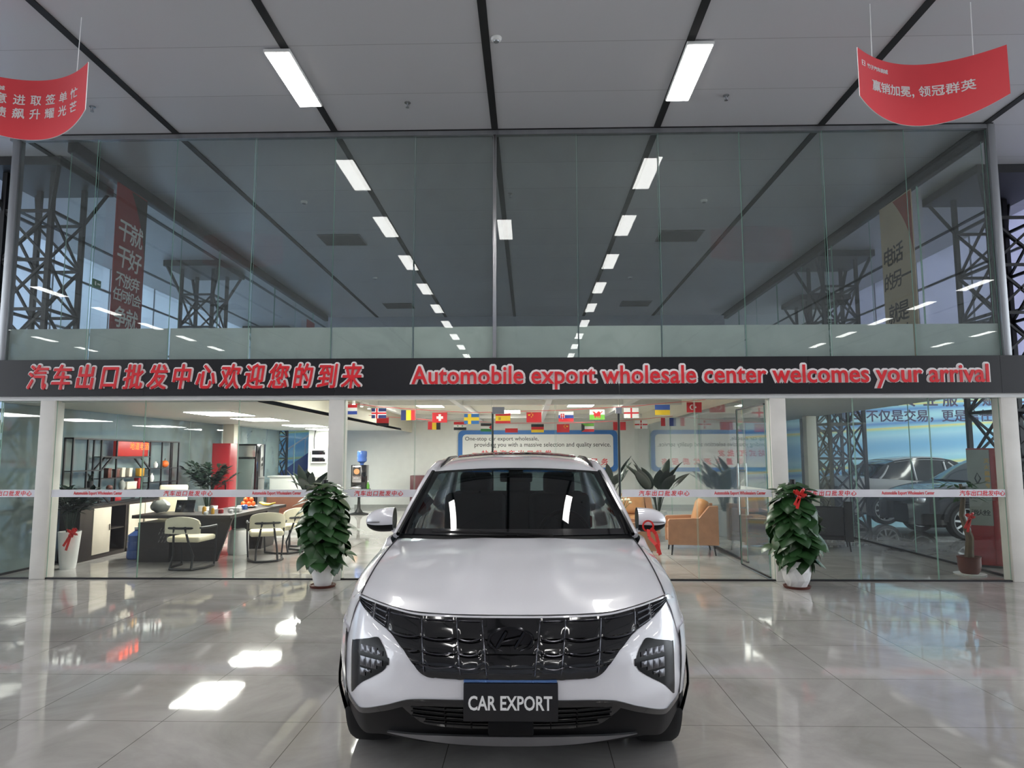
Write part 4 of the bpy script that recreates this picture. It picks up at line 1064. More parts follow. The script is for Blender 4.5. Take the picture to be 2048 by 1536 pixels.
# ================================================================== LOUNGE: FURNITURE
def armchair(label, loc, rz, leather, cushion=None, w=.82, d=.80, h=.82, arm=.58, grp=None):
    """faces -y before turning"""
    t = thing('armchair', label, 'armchair', (loc[0], loc[1], 0), rz, grp)
    for s in (-1, 1):
        mb = MB(); a = .13
        mb.prism([(-d/2, .17), (d/2, .17), (d/2, h-.02), (d/2-.14, h-.03), (d/2-.30, arm+.02), (-d/2+.02, arm), (-d/2, arm-.03)], 0, a)
        mb.xf(lambda p: Vector((s*(w/2-a)+s*p.y, p.x, p.z)))
        mb.build('arm', leather, t, smooth=30)
    MB().box((0, -.02, .29), (w-.27, d-.08, .22), bev=.03).build('seat_base', leather, t)
    MB().box((0, -.07, .43), (w-.27, d-.2, .13), bev=.05).build('seat_cushion', cushion or leather, t)
    MB().box((0, d/2-.07, .50), (w-.27, .14, h-.36), bev=.03).build('backrest', leather, t)
    if cushion: MB().box((0, d/2-.24, .68), (w-.3, .2, .42), rx=radians(-16), bev=.08).build('back_cushion', cushion, t)
    for sx in (-1, 1):
        for sy in (-1, 1): MB().tube([(sx*(w/2-.07), sy*(d/2-.07), .17), (sx*(w/2-.05), sy*(d/2-.05), 0)], [.018, .011], 8).build('leg', 'black_metal', t)
    return t
armchair('tan leather armchair behind the open glass door, its side to the front', (2.72, 11.95), radians(-97), 'tan_leather', 'tan_cushion')
armchair('tan leather armchair nearest the front, behind the right car mirror', (1.55, 11.25), radians(88), 'tan_leather', 'tan_cushion')
armchair('tan leather armchair farthest back, facing the front before the tall plants', (2.0, 13.6), radians(4), 'tan_leather', 'tan_cushion')
armchair('dark leather armchair in the right room, seen from behind', (5.2, 12.5), radians(160), 'dark_leather', None, h=.86)
t = thing('flower_vase', 'small white vase of pale flowers beside the tan armchairs', 'vase', (1.62, 12.3, 0))
tb = thing('side_table', 'small round dark side table under the white flower vase', 'table', (1.62, 12.3, 0))
MB().lathe([(0, .44), (.2, .44), (.2, .47), (0, .47)], 24).build('table_top', 'wood_dark', tb); MB().lathe([(.12, 0), (.12, .015), (.02, .03), (.02, .44)], 16).build('pedestal', 'black_metal', tb)
t.location.z = .47
MB().lathe([(.0, 0), (.04, 0), (.055, .08), (.03, .16), (.035, .18)], 18).build('vase_body', 'pot_white', t)
mb = MB(); rr_ = random.Random(3)
for k in range(9):
    a, l = rr_.uniform(0, 6.28), rr_.uniform(.05, .16); p = (cos(a)*l, sin(a)*l, .30+rr_.uniform(0, .14)); mb.tube([(0, 0, .15), (p[0]*.5, p[1]*.5, .26), p], .004, 5)
mb.build('stems', 'leaf_green', t); mb2 = MB(); rr_ = random.Random(3)
for k in range(9):
    a, l = rr_.uniform(0, 6.28), rr_.uniform(.05, .16); p = (cos(a)*l, sin(a)*l, .30+rr_.uniform(0, .14)); mb2.ball(p, (.03, .03, .024), 8, 6)
mb2.build('blossoms', 'cream_seat', t)
# pedestal table, drinks machine
t = thing('pedestal_table', 'black pedestal table carrying the drinks machine at the back wall', 'table', (-4.76, 19.5, 0))
MB().lathe([(0, .68), (.32, .68), (.32, .71), (0, .71)], 28).build('table_top', 'grey_metal', t)
MB().lathe([(.27, 0), (.27, .02), (.12, .06), (.05, .16), (.035, .4), (.05, .67), (.1, .68)], 24).build('pedestal', 'black_metal', t)
t = thing('drinks_machine', 'black drinks machine with silver front on the pedestal table', 'drinks machine', (-4.76, 19.5, .711))
MB().b2(-.2, .22, -.16, .2, 0, .66, bev=.015).build('body', 'gloss_black', t)
MB().b2(-.16, .1, -.19, -.16, .18, .64, bev=.01).build('front_panel', 'steel', t); MB().b2(-.14, .08, -.196, -.19, .36, .6).build('display', 'wood_dark', t)
MB().lathe([(0, 0), (.08, 0), (.08, .006), (0, .006)], 24, c=(-.03, -.203, .48), axis='y').build('picture', 'tan_cushion', t)
mb = MB()
for k in range(4): mb.ball((-.1+.045*k, -.196, .3), .012, 8, 6)
mb.build('buttons', 'letter_white', t); MB().b2(-.18, .12, -.3, -.16, 0, .06, bev=.01).build('drip_tray', 'steel', t)
t = thing('water_bottle', 'blue water bottle upside down on top of the drinks machine', 'water bottle', (-4.7, 19.52, 1.371))
MB().lathe([(0, .0), (.05, 0), (.055, .05), (.13, .1), (.135, .16), (.125, .2), (.135, .24), (.135, .36), (.12, .39), (0, .395)], 24).build('bottle_body', 'water_blue', t)
t = thing('soap_bottle', 'small green bottle on the pedestal table beside the drinks machine', 'bottle', (-4.49, 19.4, .711))
MB().lathe([(0, 0), (.04, 0), (.045, .1), (.02, .16), (.015, .2), (0, .2)], 16).build('bottle_body', 'green_glass', t); MB().lathe([(.018, .19), (.018, .23), (0, .23)], 12).build('cap', 'letter_white', t)
t = thing('low_cabinet', 'maroon low cabinet against the back wall behind the car roof', 'cabinet', (-3.2, 21.6, 0))
pbr('maroon_wood', (92, 28, 34), .35, var=.12)
MB().b2(-.45, .45, -.25, .25, .06, 1.02, bev=.01).build('body', 'maroon_wood', t); MB().b2(-.43, .43, -.2, .2, 0, .06).build('plinth', 'black_metal', t)
for s in (-1, 1): d_ = MB().b2(min(s*.01, s*.43), max(s*.01, s*.43), -.27, -.25, .1, .98, bev=.004).build('door', 'maroon_wood', t); MB().tube([(s*.05, -.285, .5), (s*.05, -.285, .62)], .008).build('handle', 'steel', d_)

# ================================================================== PLANTS
def leaf_blade(mb, base, yaw, pitch, L, W, droop=.3, fold=.25, nl=6, heart=False, mi=0):
    """one leaf from base, pointing along yaw/pitch, drooping along its length"""
    vs = []; d = pitch; p = Vector(base); side = Vector((-sin(yaw), cos(yaw), 0))
    prof = (lambda t: (sin(pi*min(1, t*.92+.08))**.75*(1-.55*t)*1.25)) if heart else (lambda t: sin(pi*t**.8)**.85)
    for i in range(nl+1):
        t = i/nl; w = W/2*max(.02, prof(t)); f = Vector((cos(yaw)*cos(d), sin(yaw)*cos(d), sin(d))); up = side.cross(f)
        vs += [p-side*w-up*(-fold*w), p.copy(), p+side*w-up*(-fold*w)]
        p = p+f*(L/nl); d -= droop/nl
    fs = []
    for i in range(nl):
        for k in (0, 1): a = i*3+k; fs.append((a, a+1, a+4, a+3))
    mb.add(vs, fs, mi)
def pothos(label, loc, seed, pot, ribbon):
    t = thing('potted_pothos', label, 'potted plant', loc); r = random.Random(seed)
    if pot == 'facet':
        mb = MB().lathe([(.115, .02), (.155, .1), (.175, .2), (.18, .27), (.165, .33), (.15, .33), (.15, .28), (0, .28)], 12, jit=True); mb.build('pot', 'pot_white', t, smooth=0)
    else:
        MB().lathe([(.10, .02), (.125, .1), (.15, .22), (.165, .31), (.172, .33), (.155, .33), (.15, .28), (0, .28)], 28).build('pot', 'pot_white', t)
    MB().lathe([(0, 0), (.15, 0), (.165, .03), (.15, .03), (.14, .018), (0, .018)], 28).build('saucer', 'pot_brown', t)
    MB().lathe([(0, .28), (.15, .281), (.1, .31), (0, .32)], 16).build('soil', 'soil', t)
    MB().tube([(0, 0, .3), (0, 0, 1.32)], .035, 12).build('moss_pole', 'black_metal', t)
    mb = MB(); st = MB()
    for k in range(190):
        z = .26+.94*((k+.5)/190)**.9; a = k*2.39996+r.uniform(-.3, .3)
        R_ = interp([(.2, .20), (.45, .27), (.7, .26), (.95, .23), (1.1, .17), (1.25, .06)], z)*r.uniform(.6, 1.08)
        p = (cos(a)*R_*.85, sin(a)*R_*.85, z+.09); L = r.uniform(.19, .27)*(1.05 if z < .9 else 1 if z < 1.05 else .75); 
        leaf_blade(mb, p, a+r.uniform(-.9, .9), radians(r.uniform(-62, -8)+(30 if z > 1.0 else 0)), L, L*.84, droop=r.uniform(.35, 1.1), fold=r.uniform(.1, .35), heart=True)
        if k % 4 == 0: st.tube([(0, 0, z-.1), (p[0]*.5, p[1]*.5, z+.02), p], .006, 5)
    mb.build('foliage', 'leaf_green', t, smooth=60); st.build('stems', 'leaf_green', t)
    return t
pothos('tall potted pothos in a smooth white pot at the left column', (-2.58, 8.80, 0), 4, 'smooth', None)
pothos('tall potted pothos in a faceted white pot at the right column, red bow on top', (3.29, 8.83, 0), 9, 'facet', None)
def bow(label, loc, s, loops=True, tail=.22):
    t = thing('red_bow', label, 'ribbon bow', loc); mb = MB()
    for a in ((-.6, .5), (.5, .7), (-.2, -.5), (.7, -.1)):
        n = 8; pts = [(a[0]*s*sin(pi*k/n), -.01-.3*s*sin(2*pi*k/n), a[1]*s*sin(pi*k/n)+.1*s*sin(2*pi*k/n)) for k in range(n+1)]
        for p, q in zip(pts, pts[1:]): mb.bar(p, q, .09*s*4, .003, up=(0, 1, .3))
    mb.build('loops', 'ribbon_red', t, smooth=40)
    mb = MB()
    for dx, l in ((-.1, tail), (-.22, tail*.75)):
        pts = [(dx*k/4*l/.22*.6, -.02, -l*k/4) for k in range(5)]
        for p, q in zip(pts, pts[1:]): mb.bar(p, q, .035, .003, up=(0, 1, 0))
    mb.build('tails', 'ribbon_red', t, smooth=40)
bow('red bow tied on the top of the right potted pothos', (3.22, 8.44, 1.15), .10, tail=.16)
def foliage_plant(name, label, loc, pot, leaves, seed, mat='leaf_dark', potmat='pot_white', poth=.5, cat='potted plant', trunk=None):
    t = thing(name, label, cat, loc); r = random.Random(seed)
    if pot: MB().lathe(pot+[(pot[-1][0]-.015, pot[-1][1]), (pot[-1][0]-.02, poth-.06), (0, poth-.06)], 24).build('pot', potmat, t)
    MB().lathe([(0, poth-.061), (pot[-1][0]-.02, poth-.06), (0, poth-.04)], 16).build('soil', 'soil', t)
    mb = MB(); st = MB(); leaves(mb, st, r, poth)
    mb.build('foliage', mat, t, smooth=60)
    if st.v: st.build('stems', 'bark' if trunk else mat, t)
    return t
def palm(nst, top, spread, nl, L):
    def f(mb, st, r, z0):
        for k in range(nst):
            a = k*2.4+r.uniform(-.4, .4); sp = spread*r.uniform(.4, 1); h = top*r.uniform(.7, 1)
            tip = Vector((cos(a)*sp, sin(a)*sp, z0+h)); pts = [Vector((cos(a)*.03, sin(a)*.03, z0-.06)), Vector((cos(a)*sp*.35, sin(a)*sp*.35, z0+h*.6)), tip]
            st.tube(pts, .006, 5)
            for q in range(nl):
                u = .4+.6*q/(nl-1); p = pts[1].lerp(tip, (u-.4)/.6) if u > .4 else pts[1]
                for sd in (-1, 1): leaf_blade(mb, p, a+sd*r.uniform(.5, 1.2), radians(r.uniform(5, 50)), L*r.uniform(.8, 1.1), L*.36, droop=.8, nl=4)
            leaf_blade(mb, tip, a, radians(35), L, L*.36, droop=.8, nl=4)
    return f
def paddle(n, h, L, W, lean=.5):
    def f(mb, st, r, z0):
        for k in range(n):
            a = k*2.4+r.uniform(-.3, .3); le = lean*r.uniform(.25, 1); hh = h*r.uniform(.75, 1)
            b = Vector((cos(a)*le*.5, sin(a)*le*.5, z0+hh)); st.tube([(cos(a)*.02, sin(a)*.02, z0-.06), (cos(a)*le*.2, sin(a)*le*.2, z0+hh*.6), b], .009, 6)
            leaf_blade(mb, b, a, radians(r.uniform(50, 82)), L*r.uniform(.8, 1.1), W*r.uniform(.8, 1.1), droop=r.uniform(.5, 1.2), fold=.3, nl=7)
    return f
TALLPOT = [(.10, 0), (.115, .1), (.135, .35), (.15, .53)]
foliage_plant('potted_palm', 'dark palm in a tall white tapered pot behind the left column', (-6.72, 10.15, 0), TALLPOT, palm(16, .62, .42, 7, .2), 1, poth=.53)
bow('red ribbon tied on the tall white pot behind the left column', (-6.57, 9.98, .52), .1, tail=.24)
foliage_plant('potted_palm', 'large dark leafy plant at the end of the display rack', (-6.5, 14.05, 0), [(.14, 0), (.17, .4), (.19, .62)], palm(26, .85, .5, 8, .18), 2, poth=.62)
foliage_plant('paddle_leaf_plant', 'dark paddle-leaved plant behind the left potted pothos', (-4.3, 13.65, 0), [(.13, 0), (.16, .3), (.18, .55)], paddle(17, .45, .5, .2), 3, poth=.55)
foliage_plant('paddle_leaf_plant', 'slim tall paddle-leaved plant beside the right edge of the car roof', (1.9, 16.1, 0), [(.13, 0), (.16, .3), (.18, .5)], paddle(10, .6, .6, .2, .55), 5, poth=.5)
foliage_plant('paddle_leaf_plant', 'broad tall paddle-leaved plant behind the tan armchairs by the glass partition', (2.62, 14.4, 0), [(.13, 0), (.16, .3), (.18, .5)], paddle(20, .5, .68, .26, .7), 6, poth=.5)
def bonsai(mb, st, r, z0):
    st.tube([(0, 0, z0-.06), (.03, 0, z0+.25), (-.06, 0, z0+.55), (-.02, 0, z0+.8), (-.05, 0, z0+.98)], [.06, .05, .035, .03, .02], 8)
    for k in range(60):
        a = r.uniform(0, 6.28); R_ = r.uniform(.05, .26); z = z0+.86+r.uniform(-.05, .2)-R_*.3
        leaf_blade(mb, (cos(a)*R_-.03, sin(a)*R_, z), a, radians(r.uniform(-20, 40)), .15, .055, droop=.7, nl=4)
foliage_plant('potted_tree', 'small potted tree in a brown wicker pot inside the right column', (6.02, 9.85, 0), [(.10, 0), (.125, .03), (.14, .1), (.14, .2), (.15, .23)], bonsai, 8, potmat='pot_brown', poth=.23, mat='leaf_green', trunk=True)
tag(MB().lathe([(0, 0), (.19, 0), (.2, .012), (0, .012)], 28, c=(6.02, 9.85, .0)).build('pot_saucer', 'pot_white'), 'white saucer under the brown wicker pot', 'saucer')
[o for o in bpy.data.objects if o.name == 'potted_tree'][0].location.z = .0125
bow('red ribbon tied on the trunk of the small potted tree', (6.0, 9.74, .78), .08, tail=.2)
# ================================================================== LEFT ROOM
def cabinet(label, y0, y1, cells):
    """stands against the left glass, fronts face +x"""
    t = thing('storage_cabinet', label, 'cabinet', (-7.2, y0, 0)); w = y1-y0; d = .30; h = .83
    mb = MB().b2(0, d, 0, .02, 0, h).b2(0, d, w-.02, w, 0, h).b2(0, d+.01, -.005, w+.005, h-.03, h).b2(0, d, 0, w, .0, .06).b2(0, .012, 0, w, 0, h)
    mb.build('carcass', 'wood_dark', t)
    for kind, a, b in cells:
        a, b = a-y0, b-y0
        if kind == 'door':
            o = MB().b2(d, d+.018, a+.004, b-.004, .07, h-.035, bev=.003).build('door', 'beige_door', t)
            MB().tube([(d+.03, b-.05, .42), (d+.03, b-.05, .52)], .007).build('handle', 'black_metal', o)
        elif kind == 'panel': MB().b2(d-.01, d+.012, a+.004, b, .06, h-.03).build('side_panel', 'wood_dark', t)
        else: MB().b2(.02, d-.02, a, b, .42, .44).b2(.02, d, b-.02, b, .06, h-.03).build('shelf', 'wood_dark', t)
    return t
cabinet('dark cabinet with one beige door and an open shelf, nearest the front', 10.62, 11.9, [('panel', 10.62, 10.95), ('door', 10.95, 11.42), ('open', 11.42, 11.88)])
cabinet('dark cabinet with two beige doors under the display rack', 11.91, 12.95, [('door', 11.93, 12.42), ('door', 12.44, 12.93)])
cabinet('dark cabinet with a beige door at the far end of the display rack', 12.96, 13.9, [('door', 12.98, 13.44), ('open', 13.44, 13.88)])
t = thing('display_rack', 'black open metal display rack with octagonal centre standing on the dark cabinets', 'display rack', (-7.05, 10.6, .831))
mb = MB(); q = .024; Z = 1.07; Yl = 3.25
for y in (0, .36, .72, 1.15, 2.2, 2.62, 2.95, Yl):
    mb.bar((0, y, 0), (0, y, Z), q)
    if y in (0, .72, 2.2, Yl): mb.bar((-.13, y, 0), (-.13, y, Z), q); mb.bar((-.13, y, Z), (0, y, Z), q); mb.bar((-.13, y, .02), (0, y, .02), q)
for xx in (0, -.13): mb.bar((xx, -.012, Z), (xx, Yl+.012, Z), q); mb.bar((xx, -.012, .012), (xx, Yl+.012, .012), q)
oc = [(.72, .2), (1.0, 0.02), (1.9, .02), (2.2, .2), (2.2, .55), (1.9, .76), (1.0, .76), (.72, .55)]
for a, b in zip(oc, oc[1:]+oc[:1]):
    for xx in (.005, -.12): mb.bar((xx, a[0], a[1]), (xx, b[0], b[1]), q)
mb.build('frame', 'black_metal', t)
for i, (y0, y1, z) in enumerate(((0, .72, .56), (0, .72, .28), (.75, 2.18, .42), (.9, 2.0, .2), (2.2, Yl, .56), (2.2, Yl, .3), (.72, 2.2, .78))):
    MB().b2(-.14, .01, y0, y1, z-.008, z+.008).build('shelf', 'black_metal', t)
def prop(name, label, cat, mb, mat, loc, extra=None, group=None):
    t = thing(name, label, cat, loc, group=group); mb.build('body', mat, t)
    for n, m2, mt in (extra or []): m2.build(n, mt, t)
    return t
RX, RY, RZ = -7.11, 10.6, .831
pbr('lit_red', (170, 40, 36), .4, var=.1, emit=(190, 40, 30), es=.15); pbr('lit_orange', (250, 170, 110), .4, var=0, emit=(255, 150, 90), es=.9)
t = thing('lit_sign_box', 'red box sign with glowing orange characters on top shelf of the display rack', 'sign', (RX, 12.275, RZ+.79))
MB().b2(-.03, .04, -.49, .49, 0, .26, bev=.006).build('box', 'lit_red', t)
mb = MB(); n0 = len(mb.v); add_cjk(mb, '地道老酒', -.1, .5, .11, .25, 0, off=.02, ext=.001); mb.xf(lambda p: Vector((.042, p.x, p.z))); mb.build('lettering', 'lit_orange', t, smooth=0)
for lb, y, z, sx, sy, sz, mt in (('brown box left of the white boxes on the middle shelf', 11.62, .428, .08, .09, .16, 'pot_brown'), ('second brown box beside the white boxes on the middle shelf', 11.86, .428, .08, .09, .14, 'pot_brown'), ('taller white box on the middle shelf', 12.02, .428, .08, .1, .16, 'beige_door'), ('smaller white box right of the taller white box', 12.24, .428, .08, .09, .15, 'beige_door'),
    ('gold yellow box on the middle shelf', 12.6, .428, .08, .15, .14, 'gold_item'), ('long beige carton on the low shelf', 12.3, .208, .08, .3, .13, 'beige_door'), ('tall red gift box at the right of the low shelf', 12.53, .208, .08, .06, .19, 'cabinet_red'),
    ('red gift box standing on the cabinet top', 11.9, .003, .08, .18, .12, 'cabinet_red'), ('beige box on the far cabinet top', 13.25, .003, .08, .2, .14, 'beige_door')):
    prop('gift_box', lb+' of the display rack', 'box', MB().b2(-sx/2, sx/2, -sy/2, sy/2, 0, sz, bev=.004), mt, (RX+.0, y, RZ+z+.002), group='boxes on the display rack', extra=[('lid', MB().b2(-sx/2-.003, sx/2+.003, -sy/2-.003, sy/2+.003, sz*.8, sz+.003, bev=.002), mt)])
vase = lambda r, h: MB().lathe([(0, 0), (r*.6, 0), (r, h*.35), (r*.8, h*.7), (r*.3, h*.85), (r*.4, h)], 18)
prop('vase', 'pale celadon vase on the low shelf of the display rack', 'vase', vase(.06, .19), 'stone_grey', (RX+.02, 12.02, RZ+.211))
prop('teapot', 'small dark teapot near the left of the low shelf', 'teapot', MB().ball((0, 0, .05), (.05, .06, .05), 14, 8).tube([(0, .05, .05), (0, .09, .08)], .01), 'pot_brown', (RX+.02, 11.66, RZ+.211))
prop('pumpkin_ornament', 'orange pumpkin-shaped ornament on the right upper shelf of the display rack', 'ornament', MB().ball((0, 0, .07), (.07, .09, .07), 14, 8), 'orange_fruit', (RX+.0, 13.45, RZ+.571), extra=[('stem', MB().tube([(0, 0, .13), (.0, .02, .17)], .01), 'bark')])
prop('dish_ornament', 'white dish ornament left of the pumpkin ornament on the display rack', 'ornament', vase(.045, .12), 'pot_white', (RX, 13.12, RZ+.571))
prop('vase', 'white vase with a plant on the right lower shelf of the display rack', 'vase', vase(.045, .16), 'pot_white', (RX-.01, 13.02, RZ+.311))
foliage_plant('small_potted_plant', 'small dark potted plant on the left of the display rack', (RX, 11.15, RZ+.291), [(.04, 0), (.05, .1)], palm(6, .12, .05, 3, .05), 11, poth=.1, potmat='black_metal')
t = thing('fan_ornament', 'red fan-shaped paper ornament at the far end of the cabinets', 'ornament', (RX+.02, 13.6, RZ+.025))
mb = MB()
for k in range(8): a0, a1 = radians(30+15*k), radians(45+15*k); mb.add([(0, 0, .02), (.01*(k % 2), .2*cos(a0), .02+.2*sin(a0)), (.01-.01*(k % 2), .2*cos(a1), .02+.2*sin(a1)), (-.01, 0, .02)], [(0, 1, 2, 3)])
mb.b2(-.03, .03, -.03, .03, 0, .02); mb.build('fan', 'ribbon_red', t)
def big_bottle(label, loc):
    t = thing('water_bottle', label, 'water bottle', loc)
    MB().lathe([(0, 0), (.12, 0), (.135, .02), (.135, .12), (.127, .14), (.135, .16), (.135, .26), (.127, .28), (.135, .30), (.13, .37), (.06, .42), (.035, .44), (.035, .47), (0, .47)], 28).build('bottle_body', 'water_blue', t)
    MB().lathe([(.038, .46), (.038, .495), (0, .498)], 16).build('cap', 'letter_white', t)
big_bottle('blue water bottle on the floor before the beige cabinet doors', (-6.27, 11.12, 0))
big_bottle('second blue water bottle half hidden behind the first', (-6.28, 11.5, 0))
# tea table
t = thing('tea_table', 'long dark L-shaped tea table in the left room', 'table', (0, 0, 0))
MB().prism([(-6.1, 10.65), (-4.57, 10.65), (-4.57, 13.1), (-5.35, 13.1), (-5.35, 11.4), (-6.1, 11.4)], 0, .05).xf(lambda p: Vector((p.x, p.z, .67+p.y))).build('table_top', 'wood_dark', t, smooth=0)
MB().b2(-6.05, -5.55, 10.75, 11.35, 0, .60).build('side_cabinet', 'wood_dark', t)
MB().prism([(-5.55, 0), (-4.85, 0), (-4.62, .67), (-5.55, .67)], 10.85, 10.9).build('front_panel', 'wood_dark', t)
MB().prism([(-5.2, 0), (-4.72, 0), (-4.62, .67), (-5.3, .67)], 12.3, 12.9).build('pedestal', 'wood_dark', t)
mb = MB()
for i in range(5):
    for j in range(4): mb.tube([(-5.72+.05*i+.025*(j % 2), 10.745, .30+.06*j), (-5.70+.05*i+.025*(j % 2), 10.745, .34+.06*j)], .006, 5)
mb.build('lattice_ornament', 'steel', t)
def dining_chair(label, loc, rz):
    t = thing('dining_chair', label, 'chair', loc, rz, group='cream and black chairs at the tea table')
    # faces +y; back at -y
    o = MB(); pts = [(-.26*cos(a), -.22-.06*sin(a), .62) for a in [pi*k/10 for k in range(11)]]
    g = lambda u, v, off: (-.27*cos(pi*(.08+.84*u)), -.2-.09*sin(pi*(.08+.84*u))+off, .52+.24*(.5-.5*cos(pi*min(1, max(0, v))))*(.55+.45*sin(pi*u)**.5))
    MB().grid(lambda u, v: g(u, v, -.018), 18, 6).grid(lambda u, v: g(u, v, .018), 18, 6).grid(lambda u, v: g(u, 1, -.018+.036*v), 18, 1).grid(lambda u, v: g(u, 0, -.018+.036*v), 18, 1).build('backrest', 'cream_seat', t, smooth=70)
    MB().box((0, .02, .43), (.50, .48, .08), bev=.035).build('seat', 'cream_seat', t, smooth=60)
    mb = MB().tube([(.28, .2, .60), (.29, 0, .60), (.26, -.2, .6), (.15, -.3, .6), (0, -.325, .6), (-.15, -.3, .6), (-.26, -.2, .6), (-.29, 0, .60), (-.28, .2, .60)], .016, 8)
    mb.build('arm_rail', 'black_metal', t)
    for s in (-1, 1):
        MB().tube([(s*.28, .2, .60), (s*.27, .22, .3), (s*.25, .22, .02)], .014, 7).build('leg', 'black_metal', t)
        MB().tube([(s*.08, -.31, .62), (s*.11, -.26, .42), (s*.15, -.18, .2), (s*.16, -.24, .02)], .016, 7).build('leg', 'black_metal', t)
    MB().tube([(.25+.0, .22, .02), (.25, -.05, .02), (.16, -.24, .02), (0, -.27, .02), (-.16, -.24, .02), (-.25, -.05, .02), (-.25, .22, .02)], .018, 8).build('base_ring', 'black_metal', t)
    return t
c1 = dining_chair('cream and black chair nearest the front, before the long side of the tea table', (-4.95, 10.2, 0), radians(-4))
for lb, loc, rz in (('cream and black chair in the middle, at the corner of the tea table', (-4.12, 10.95, 0), radians(24)), ('cream and black chair half behind the left potted pothos', (-4.02, 12.75, 0), radians(75)), ('cream and black chair seen between two others beyond the tea table', (-4.12, 11.85, 0), radians(60))):
    dup(c1, loc, rz, label=lb)
t = thing('office_chair', 'cream high-backed office chair behind the tea table', 'chair', (-6.2, 12.0, 0), radians(200))
MB().box((0, .02, .48), (.5, .5, .09), bev=.04).build('seat', 'cream_seat', t); MB().box((0, -.25, .82), (.46, .08, .6), rx=radians(8), bev=.035).build('backrest', 'cream_seat', t)
MB().tube([(0, 0, .06), (0, 0, .44)], .03).build('gas_column', 'black_metal', t)
for k in range(5): MB().tube([(0, 0, .1), (.3*cos(2*pi*k/5), .3*sin(2*pi*k/5), .06), (.3*cos(2*pi*k/5), .3*sin(2*pi*k/5), .0)], .02, 6).build('leg', 'black_metal', t)
t = thing('waste_bin', 'white rounded bin under the tea table between the dark supports', 'bin', (-4.85, 11.65, 0))
MB().lathe([(0, 0), (.15, 0), (.17, .05), (.16, .36), (.13, .4), (0, .41)], 20).build('bin_body', 'pot_white', t); MB().lathe([(.10, .405), (.10, .42), (0, .43)], 16).build('lid', 'stone_grey', t)
TZ = .721
t = thing('tablet_screen', 'black tablet on a stand on the tea table', 'tablet', (-5.45, 11.0, TZ+.012))
MB().box((0, 0, .10), (.30, .012, .2), rx=radians(-18), bev=.004).build('screen', 'gloss_black', t); MB().bar((.1, .09, 0), (.1, .03, .13), .02).bar((-.1, .09, 0), (-.1, .03, .13), .02).build('stand', 'steel', t)
jar = lambda r, h: MB().lathe([(0, 0), (r, 0), (r, h*.8), (r*.6, h), (0, h)], 14)
for lb, x, y, r, h, mt in (('amber jar right of the black tablet', -5.12, 10.95, .03, .11, 'gold_item'), ('clear grey jar beside the amber jar', -5.03, 11.0, .035, .12, 'stone_grey'), ('second gold jar near the middle', -4.96, 10.9, .025, .09, 'gold_item'), ('short red tin', -4.9, 11.05, .04, .07, 'cabinet_red'), ('white jar before the fruit', -4.8, 11.5, .035, .09, 'pot_white'), ('blue and white jar beside the oranges', -4.85, 11.85, .05, .08, 'water_blue'), ('small white cup by the front edge', -5.0, 10.75, .03, .05, 'pot_white'), ('small white cup farther along the front edge', -4.75, 11.1, .03, .05, 'pot_white')):
    prop('tea_jar' if 'cup' not in lb else 'tea_cup', lb+' on the tea table', 'jar' if 'cup' not in lb else 'cup', jar(r, h), mt, (x, y, TZ), group='tea things on the tea table')
prop('tissue_pack', 'white tissue pack on the tea table', 'tissue pack', MB().box((0, 0, .035), (.2, .11, .07), bev=.012), 'pot_white', (-4.78, 11.3, TZ))
prop('plastic_bag', 'crumpled clear plastic bag at the left end of the tea table', 'bag', MB().ball((0, 0, .09), (.15, .13, .1), 14, 9).xf(lambda p: p+Vector((0, 0, .02*sin(40*p.x)*cos(37*p.y)))), 'stone_grey', (-5.85, 11.0, TZ+.022))
r7 = random.Random(7)
t = thing('fruit_dish', 'shallow dish holding the oranges on the tea table', 'dish', (-4.95, 12.25, TZ)); MB().lathe([(0, 0), (.1, 0), (.16, .03), (.15, .032), (.09, .01), (0, .01)], 20).build('dish_body', 'pot_white', t)
k = 0
for lay, (n, rr2, zz) in enumerate(((6, .088, .05), (3, .051, .115), (1, 0, .178))):
    for i in range(n):
        a = 2*pi*i/n; o = MB().ball((0, 0, 0), .042, 12, 8).build('orange', 'orange_fruit', loc=(-4.95+rr2*cos(a), 12.25+rr2*sin(a), TZ+zz*1.08+.014))
        tag(o, 'orange piled in the dish on the tea table', 'fruit', 'oranges in the dish')
t = thing('banana_bunch', 'bunch of yellow bananas beside the oranges on the tea table', 'fruit', (-4.72, 12.55, TZ))
for i in range(4): MB().tube([(-.14, -.02+.03*i, .07), (-.06, -.04+.04*i, .035), (.04, -.04+.04*i, .03), (.12, -.02+.03*i, .06)], [.01, .02, .02, .008], 8).build('banana', 'yellow_fruit', t)
# back of the left room
t = thing('storage_locker', 'plain dark red cabinet behind the large leafy plant', 'cabinet', (-6.72, 15.25, 0))
MB().b2(-.2, .2, -.2, .2, 0, 1.9, bev=.008).build('body', 'cabinet_red', t); d_ = MB().b2(-.19, .19, -.215, -.2, .05, 1.86, bev=.004).build('door', 'cabinet_red', t); MB().b2(.13, .15, -.235, -.215, .9, 1.05).build('handle', 'black_metal', d_)
t = thing('drinks_fridge', 'black glass-door drinks fridge right of the inner white column', 'fridge', (-7.0, 17.2, 0))
MB().b2(-.25, .32, -.25, .3, 0, 1.92, bev=.01).build('body', 'gloss_black', t); MB().b2(-.2, .27, -.27, -.25, .12, 1.55, bev=.004).build('door', 'teal_glass', t); MB().b2(-.22, .29, -.275, -.25, 1.6, 1.88, bev=.01).build('header_panel', 'steel', t); MB().tube([(.24, -.29, .6), (.24, -.29, 1.2)], .01).build('handle', 'steel', t)
t = thing('reception_counter', 'white counter at the back of the left room before the blue mural', 'counter', (-6.45, 18.9, 0))
